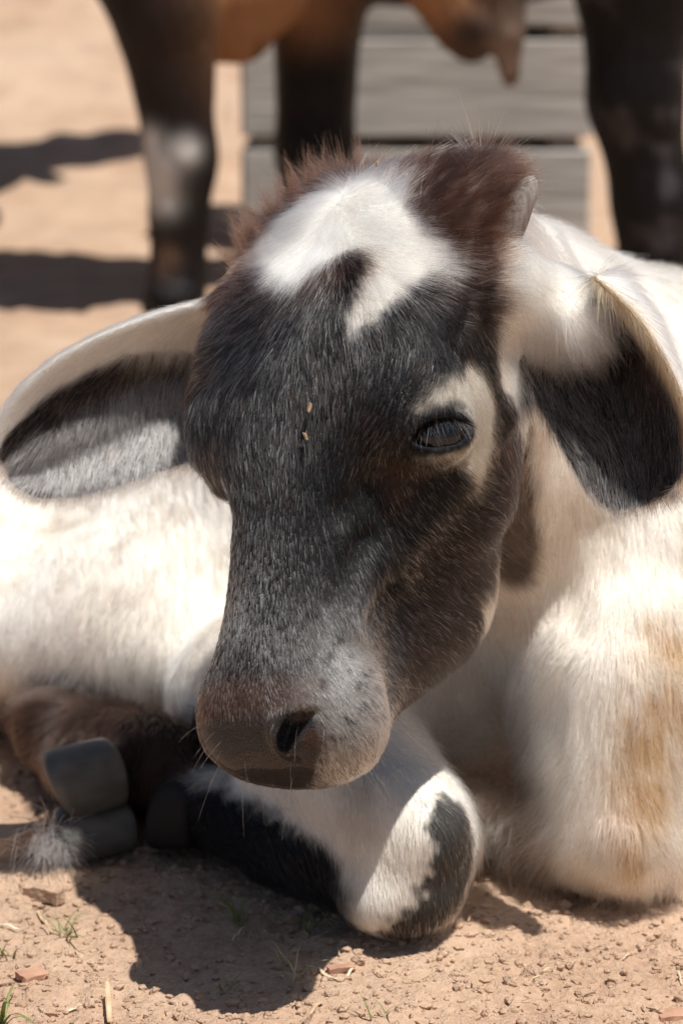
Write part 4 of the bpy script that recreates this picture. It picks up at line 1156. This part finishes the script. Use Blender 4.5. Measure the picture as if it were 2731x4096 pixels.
wx, wy, wz = np.arange(-1.62, 1.3, .017), np.arange(4.90, 5.92, .017), np.arange(-.02, 1.62, .017)
WG = sample_grid(f_cow, wx, wy, wz)
WV, WF = surface_nets(WG, wx, wy, wz)
if (np.cross(WV[WF[:, 1]] - WV[WF[:, 0]], WV[WF[:, 2]] - WV[WF[:, 0]]) * (WV[WF[:, 0]] - (0, 5.3, .9))).sum() < 0: WF = WF[:, ::-1]
wc_ = np.tile([.0075, .006, .0062], (len(WV), 1))
wn3 = fbm(WV, 7, 3, 71); wn4 = fbm(WV, 22, 2, 72)
wc_ = blend(wc_, (.16, .070, .030), .55 * sstep(.55, .75, WV[:, 2]) * sstep(-.2, .5, wn3))
under = np.clip(blob(WV, (-.24, 5.17, .56), .13) + blob(WV, (-.10, 5.2, .60), .16) + .9 * blob(WV, (.215, 5.19, .60), .07) + .7 * blob(WV, (.10, 5.2, .62), .12), 0, 1)  # brown belly skin; the udder's rim-lit orange edge is painted in too
wc_ = blend(wc_, (.30, .145, .070), under)
wc_ = blend(wc_, (.25, .175, .135), .9 * blob(WV, (.325, 5.16, .53), .075) + .6 * blob(WV, (.335, 5.18, .45), .05))
wc_ = blend(wc_, (.008, .006, .006), sstep(.56, .44, WV[:, 2]) * (WV[:, 0] < .1) * 1.0 * (np.abs(WV[:, 0] + .055) < .12))
wc_ = blend(wc_, (.015, .012, .012), .95 * blob(WV, (.25, 5.19, .545), .045))
wc_ = blend(wc_, (.50, .47, .44), 1.5 * blob(WV, (-.355, 5.00, .285), .040) + 1.3 * blob(WV, (-.350, 5.0, .235), .034) + 1.1 * blob(WV, (-.295, 4.985, .325), .026) + 1.2 * blob(WV, (-.368, 5.0, .345), .026))
wc_ = blend(wc_, (.16, .095, .06), .8 * blob(WV, (-.345, 4.99, .12), .03))
wc_ = blend(wc_, (.07, .062, .064), .7 * sstep(.15, .6, wn4) * (WV[:, 0] > .45))  # painted sheen: grey lit patches on the black hindquarters
M_COW = bpy.data.materials.new('cow hide'); M_COW.use_nodes = True
nt = M_COW.node_tree; b = nt.nodes['Principled BSDF']
a_ = nt.nodes.new('ShaderNodeAttribute'); a_.attribute_name = 'coat'
link(nt, a_.outputs['Color'], b.inputs['Base Color']); b.inputs['Roughness'].default_value = .42
b.inputs['Specular IOR Level'].default_value = .13
no = nt.nodes.new('ShaderNodeTexNoise'); no.inputs['Scale'].default_value = 40; no.inputs['Detail'].default_value = 3
tc = nt.nodes.new('ShaderNodeTexCoord'); mp = nt.nodes.new('ShaderNodeMapping'); mp.inputs['Scale'].default_value = (2, 2, .5)
link(nt, tc.outputs['Object'], mp.inputs['Vector']); link(nt, mp.outputs[0], no.inputs['Vector'])
bp = nt.nodes.new('ShaderNodeBump'); bp.inputs['Distance'].default_value = .012; link(nt, no.outputs['Fac'], bp.inputs['Height']); link(nt, bp.outputs[0], b.inputs['Normal'])
cow = empty('cow', (.2, 5.3, 0))
tag(cow, 'dark brown cow standing in front of the grey boards, seen from belly down', 'cow')
cb = mesh_obj('body', WV, WF, M_COW, cow)
a_ = cb.data.attributes.new('coat', 'FLOAT_COLOR', 'POINT')
a_.data.foreach_set('color', np.concatenate([np.clip(wc_, 0, 1), np.ones((len(WV), 1))], 1).astype(np.float32).ravel())

cow.location.y -= .34

shadow_cow = empty('cow', (-1.49, 5.9, 0))  # unseen copy, added so that its head casts a shadow on the bank
shadow_cow.rotation_euler = (0, 0, math.radians(230))
tag(shadow_cow, 'unseen second dark cow added just beyond the left edge, its head shading the sunny bank', 'cow')
cb2 = cb.copy(); COL.objects.link(cb2); cb2.parent = shadow_cow; cb2.matrix_parent_inverse = cb.matrix_parent_inverse.copy()

# ------------------------------------------------------------------ grey plank box behind the cow
def wood_material():
    m, nt, b = new_mat('weathered boards')
    tc = nt.nodes.new('ShaderNodeTexCoord'); mp = nt.nodes.new('ShaderNodeMapping'); mp.inputs['Scale'].default_value = (1.2, 14, 14)
    oi = nt.nodes.new('ShaderNodeObjectInfo'); ad = nt.nodes.new('ShaderNodeVectorMath'); ad.operation = 'ADD'
    link(nt, tc.outputs['Object'], mp.inputs['Vector']); link(nt, mp.outputs[0], ad.inputs[0]); link(nt, oi.outputs['Location'], ad.inputs[1])
    no = nt.nodes.new('ShaderNodeTexNoise'); no.inputs['Scale'].default_value = 4; no.inputs['Detail'].default_value = 6
    link(nt, ad.outputs[0], no.inputs['Vector'])
    rp = nt.nodes.new('ShaderNodeValToRGB'); el = rp.color_ramp.elements
    el[0].position = .3; el[0].color = (.31, .285, .26, 1); el[1].position = .7; el[1].color = (.52, .485, .45, 1)
    link(nt, no.outputs['Fac'], rp.inputs['Fac']); link(nt, rp.outputs['Color'], b.inputs['Base Color'])
    b.inputs['Roughness'].default_value = .85
    bp = nt.nodes.new('ShaderNodeBump'); bp.inputs['Distance'].default_value = .003; link(nt, no.outputs['Fac'], bp.inputs['Height']); link(nt, bp.outputs[0], b.inputs['Normal'])
    return m
M_WOOD = wood_material()
def bar(name, lo, hi, mat, parent, jit=.002):
    lo = np.asarray(lo, float); hi = np.asarray(hi, float); c = (lo + hi) / 2; h = (hi - lo) / 2
    bm = bmesh.new(); bmesh.ops.create_cube(bm, size=2)
    for v in bm.verts: v.co = Vector(h * np.array(v.co[:]) + rng.uniform(-jit, jit, 3))
    bmesh.ops.bevel(bm, geom=bm.edges[:], offset=.004, segments=1, affect='EDGES')
    me = bpy.data.meshes.new(name); bm.to_mesh(me); bm.free()
    o = bpy.data.objects.new(name, me); COL.objects.link(o); me.materials.append(mat)
    o.location = c
    if parent: set_parent(o, parent)
    return o
FY = 5.84
box = empty('plank_box', (.18, FY + .3, 0))
tag(box, 'weathered grey plank box with dark gaps between its boards, behind the standing cow', 'plank box')
zb = .02
for i in range(4):
    hgt = (.222, .226, .224, .220)[i]
    bar('plank', (-.236, FY, zb), (.596, FY + .026, zb + hgt), M_WOOD, box)
    bar('plank', (-.236, FY + .60, zb + .05), (.596, FY + .626, zb + .05 + hgt), M_WOOD, box)
    bar('plank', (-.240, FY + .030, zb), (-.214, FY + .596, zb + hgt), M_WOOD, box)
    bar('plank', (.574, FY + .030, zb), (.600, FY + .596, zb + hgt), M_WOOD, box)
    zb += hgt + .034
for x in (-.210, .500):
    for y in (FY + .030, FY + .520):
        bar('post', (x, y, 0), (x + .07, y + .07, zb - .02), M_WOOD, box)
for i in range(4):
    bar('plank', (-.238, FY + .004 + i * .156, zb - .018), (.598, FY + .148 + i * .156, zb + .006), M_WOOD, box)

# ------------------------------------------------------------------ litter on the ground
M_STRAW = simple_mat('dry straw', (.62, .46, .29), .6, 0, .4, None, (90, (.50, .33, .19)))
M_PALE = simple_mat('pale straw', (.74, .64, .46), .6, 0, .4, None, (90, (.60, .46, .30)))
M_CHIP = simple_mat('wood chip', (.50, .29, .19), .8, 0, .3, .0006, (60, (.38, .21, .14)))
M_GRASS = simple_mat('grass blade', (.13, .185, .045), .55, 0, .4, None, (40, (.25, .27, .09)))
M_DRYG = simple_mat('dry grass blade', (.42, .36, .17), .6, 0, .4, None, (40, (.50, .40, .24)))

def ribbon(pts, w, th=.35, seed=0):
    """flattened stalk with thickness along points"""
    pts = np.asarray(pts, float); n = len(pts); v, f = [], []
    for i, p in enumerate(pts):
        t = pts[min(i + 1, n - 1)] - pts[max(i - 1, 0)]; t /= np.linalg.norm(t) + 1e-9
        s = np.cross(t, (0, 0, 1.)); s /= np.linalg.norm(s) + 1e-9
        u = np.cross(s, t)
        ww = w[i] if hasattr(w, '__len__') else w
        for a in range(6):
            an = a / 6 * 2 * PI
            v.append(p + s * (math.cos(an) * ww / 2) + u * (math.sin(an) * ww / 2 * th))
    for i in range(n - 1):
        for a in range(6):
            f.append((i * 6 + a, i * 6 + (a + 1) % 6, (i + 1) * 6 + (a + 1) % 6, (i + 1) * 6 + a))
    f.append(tuple(range(5, -1, -1))); f.append(tuple((n - 1) * 6 + a for a in range(6)))
    return v, f

STRAW = [(-.1524, 1.47, -.1465, 1.4239, .0038), (-.1779, 1.4574, -.169, 1.4649, .0022), (-.2401, 1.5979, -.2216, 1.5905, .0022), (-.219, 1.6259, -.2015, 1.5833, .0019),
         (-.0236, 1.5209, -.0026, 1.492, .0021), (.0322, 1.4961, .0518, 1.4859, .0013), (.0032, 1.5002, .0091, 1.5146, .0022), (.1218, 1.488, .1315, 1.4961, .0014),
         (.1339, 1.5043, .1431, 1.5146, .0014), (.1426, 1.5487, .1517, 1.5323, .0014), (-.0208, 1.4314, -.0122, 1.4563, .0026), (.1897, 1.5272, .2011, 1.5452, .0013),
         (.0208, 1.5125, .0256, 1.5002, .0016), (.2243, 1.5084, .2248, 1.494, .0013), (-.1825, 1.553, -.1763, 1.5422, .0014), (-.0755, 1.5729, -.0667, 1.5933, .0011)]
STRAW_LABEL = ['thick tan straw standing at the bottom edge of the muzzle shadow', 'short pale straw lying in the sun left of the muzzle shadow', 'pale straw at the left edge of the picture below the hoof',
               'thin straw by the sunlit grass tuft left of the shadow', 'long pale straw beside the green tuft right of the muzzle shadow', 'thin straw on sunny dirt below the folded knee',
               'stubby whitish straw beside the reddish wood chip', 'first of two pale straws in line on the open dirt right of the knee', 'second of two pale straws in line on the open dirt right of the knee', 'short straw on dirt between knee and brisket',
               'broad split straw at the bottom edge right of the muzzle shadow', 'thin dark straw on the dirt below the brisket', 'small straw below the black and white knee', 'tiny pale straw at the right edge of the picture',
               'small straw beside the left grass tuft', 'pale stalk lying in the shade of the head']
for i, (x0, y0, x1, y1, w) in enumerate(STRAW):
    k = 6; pts = []
    bow = rng.normal() * .06
    for j in range(k):
        t = j / (k - 1)
        x = x0 + (x1 - x0) * t + bow * (y1 - y0) * t * (1 - t); y = y0 + (y1 - y0) * t - bow * (x1 - x0) * t * (1 - t)
        pts.append((x, y, gz(x, y) + w * .35 + .0012 + (.006 * math.sin(t * PI) * rng.random() * .4)))
    if i == 0: pts = [(p[0], p[1], p[2] + .010 * (1 - j / 5)) for j, p in enumerate(pts)]
    v, f = ribbon(pts, [w * (1 - .25 * abs(2 * j / 5 - 1)) for j in range(k)])
    tag(mesh_obj('straw', v, f, M_PALE if i in (1, 2, 4, 6, 7, 8, 13, 15) else M_STRAW, None, False), STRAW_LABEL[i], 'straw', 'straws on the dirt')

def chip(x, y, lx, ly, lz, rot, label, name='wood_chip', cat='wood chip', mat=None):
    bm = bmesh.new(); bmesh.ops.create_grid(bm, x_segments=6, y_segments=4, size=1)
    r = bmesh.ops.extrude_face_region(bm, geom=bm.faces[:])
    for e in r['geom']:
        if isinstance(e, bmesh.types.BMVert): e.co.z += 1
    v = np.array([q.co[:] for q in bm.verts]); f = [[q.index for q in p.verts] for p in bm.faces]; bm.free()
    rad = np.maximum(np.abs(v[:, 0]), np.abs(v[:, 1]))
    v[:, :2] *= (1 + .16 * vnoise(v, 2.3, int(abs(x) * 900)))[:, None]
    v[:, 2] += .25 * vnoise(v, 1.9, 5)
    v *= (lx / 2, ly / 2, lz)
    ca, sa = math.cos(rot), math.sin(rot)
    v = np.stack([v[:, 0] * ca - v[:, 1] * sa + x, v[:, 0] * sa + v[:, 1] * ca + y, v[:, 2] + gz(x, y)], 1)
    return tag(mesh_obj(name, v, f, mat or M_CHIP, None, False), label, cat)
chip(-.0, 1.513, .019, .007, .004, .25, 'pinkish wood chip lying on sunny dirt below the knee')
chip(-.206, 1.510, .018, .015, .004, .6, 'flat reddish flake of wood on the dirt left of the muzzle shadow')
chip(.213, 1.449, .020, .014, .004, .1, 'flat reddish flake of wood in the bottom right corner')
chip(-.215, 1.650, .030, .012, .011, -.5, 'long brown clod of earth on the lit dirt below the hoof', 'clod', 'clod', M_DIRT)
chip(-.238, 1.742, .060, .030, .022, .3, 'large sunlit lump of earth left of the grey hoof', 'clod', 'clod', M_DIRT)

TUFTS = [(-.190, 1.575, 9, .030, 0, 'green grass tuft on lit dirt just left of the head shadow'), (-.232, 1.549, 7, .026, 0, 'sparse green grass at the left edge of the picture'),
         (-.216, 1.443, 8, .040, 0, 'broad-bladed green grass in the bottom left corner'), (-.071, 1.602, 10, .034, 0, 'green grass tuft growing in the shade below the black foreleg'),
         (-.019, 1.593, 7, .030, 0, 'grass tuft in the shade beside the folded knee'), (-.029, 1.494, 8, .030, 1, 'half dry grass tuft at the right edge of the muzzle shadow'),
         (-.074, 1.482, 5, .016, 0, 'tiny green sprout inside the muzzle shadow'), (-.036, 1.520, 6, .030, 1, 'dry wiry grass tuft standing in the muzzle shadow'), (.026, 1.433, 5, .024, 0, 'small green tuft at the bottom edge of the picture')]
for i, (x, y, nb, ln, dry, lab) in enumerate(TUFTS):
    V, F = [], []
    for b_ in range(nb):
        a = rng.uniform(0, 2 * PI); L_ = ln * rng.uniform(.6, 1.15); lean = rng.uniform(.45, 1.2)
        bx, by = x + rng.normal() * .004, y + rng.normal() * .004
        z0 = gz(bx, by) - .002; pts = []
        for j in range(6):
            t = j / 5
            rr = L_ * t * math.sin(lean * (.4 + .6 * t)); hh = L_ * t * math.cos(lean * (.3 + .7 * t))
            pts.append((bx + rr * math.cos(a), by + rr * math.sin(a), z0 + max(hh, .001 + .002 * t)))
        wb = (.0030 if i == 2 else .0016) * rng.uniform(.7, 1.2)
        v, f = ribbon(pts, [wb * (1 - .85 * (j / 5) ** 2) for j in range(6)], .2)
        F += [[q + len(V) for q in p] for p in f]; V += list(v)
    tag(mesh_obj('grass_tuft', V, F, M_DRYG if dry else M_GRASS), lab, 'grass', 'grass tufts on the dirt')

# husks caught in the hair
M_HUSK = simple_mat('husk', (.30, .185, .095), .6, 0, .4, None, (300, (.16, .10, .05)))
def husk(loc_, ax, ln, w, label):
    p0 = from_head(loc_); a = HB @ np.asarray(ax, float); a /= np.linalg.norm(a); n = ED * .8 + EL * .35; n /= np.linalg.norm(n)
    s = np.cross(a, n); V, F = [], []
    for j in range(7):
        t = j / 6 * 2 - 1; r = math.sqrt(max(0, 1 - t * t)) * (1 - .2 * t)
        for q in range(8):
            an = q / 8 * 2 * PI
            V.append(p0 + a * (t * ln / 2) + s * (math.cos(an) * r * w / 2 + .0006 * math.sin(3 * t)) + n * (math.sin(an) * r * w * .22 + .0012 * t * t))
    for j in range(6):
        for q in range(8): F.append((j * 8 + q, j * 8 + (q + 1) % 8, (j + 1) * 8 + (q + 1) % 8, (j + 1) * 8 + q))
    tag(mesh_obj('seed_husk', V, F, M_HUSK), label, 'seed husk')
husk((.037, .162, .0115), (.35, .9, 0), .0085, .0032, 'brown seed husk caught in the dark forehead hair, upper one')
husk((.034, .179, .0060), (.75, .6, 0), .0095, .0026, 'yellowish seed husk caught in the dark forehead hair, lower one')
husk((.038, -.018, .004), (.6, .7, 0), .0040, .0034, 'yellow crumb in the dark hair beside the white crown')
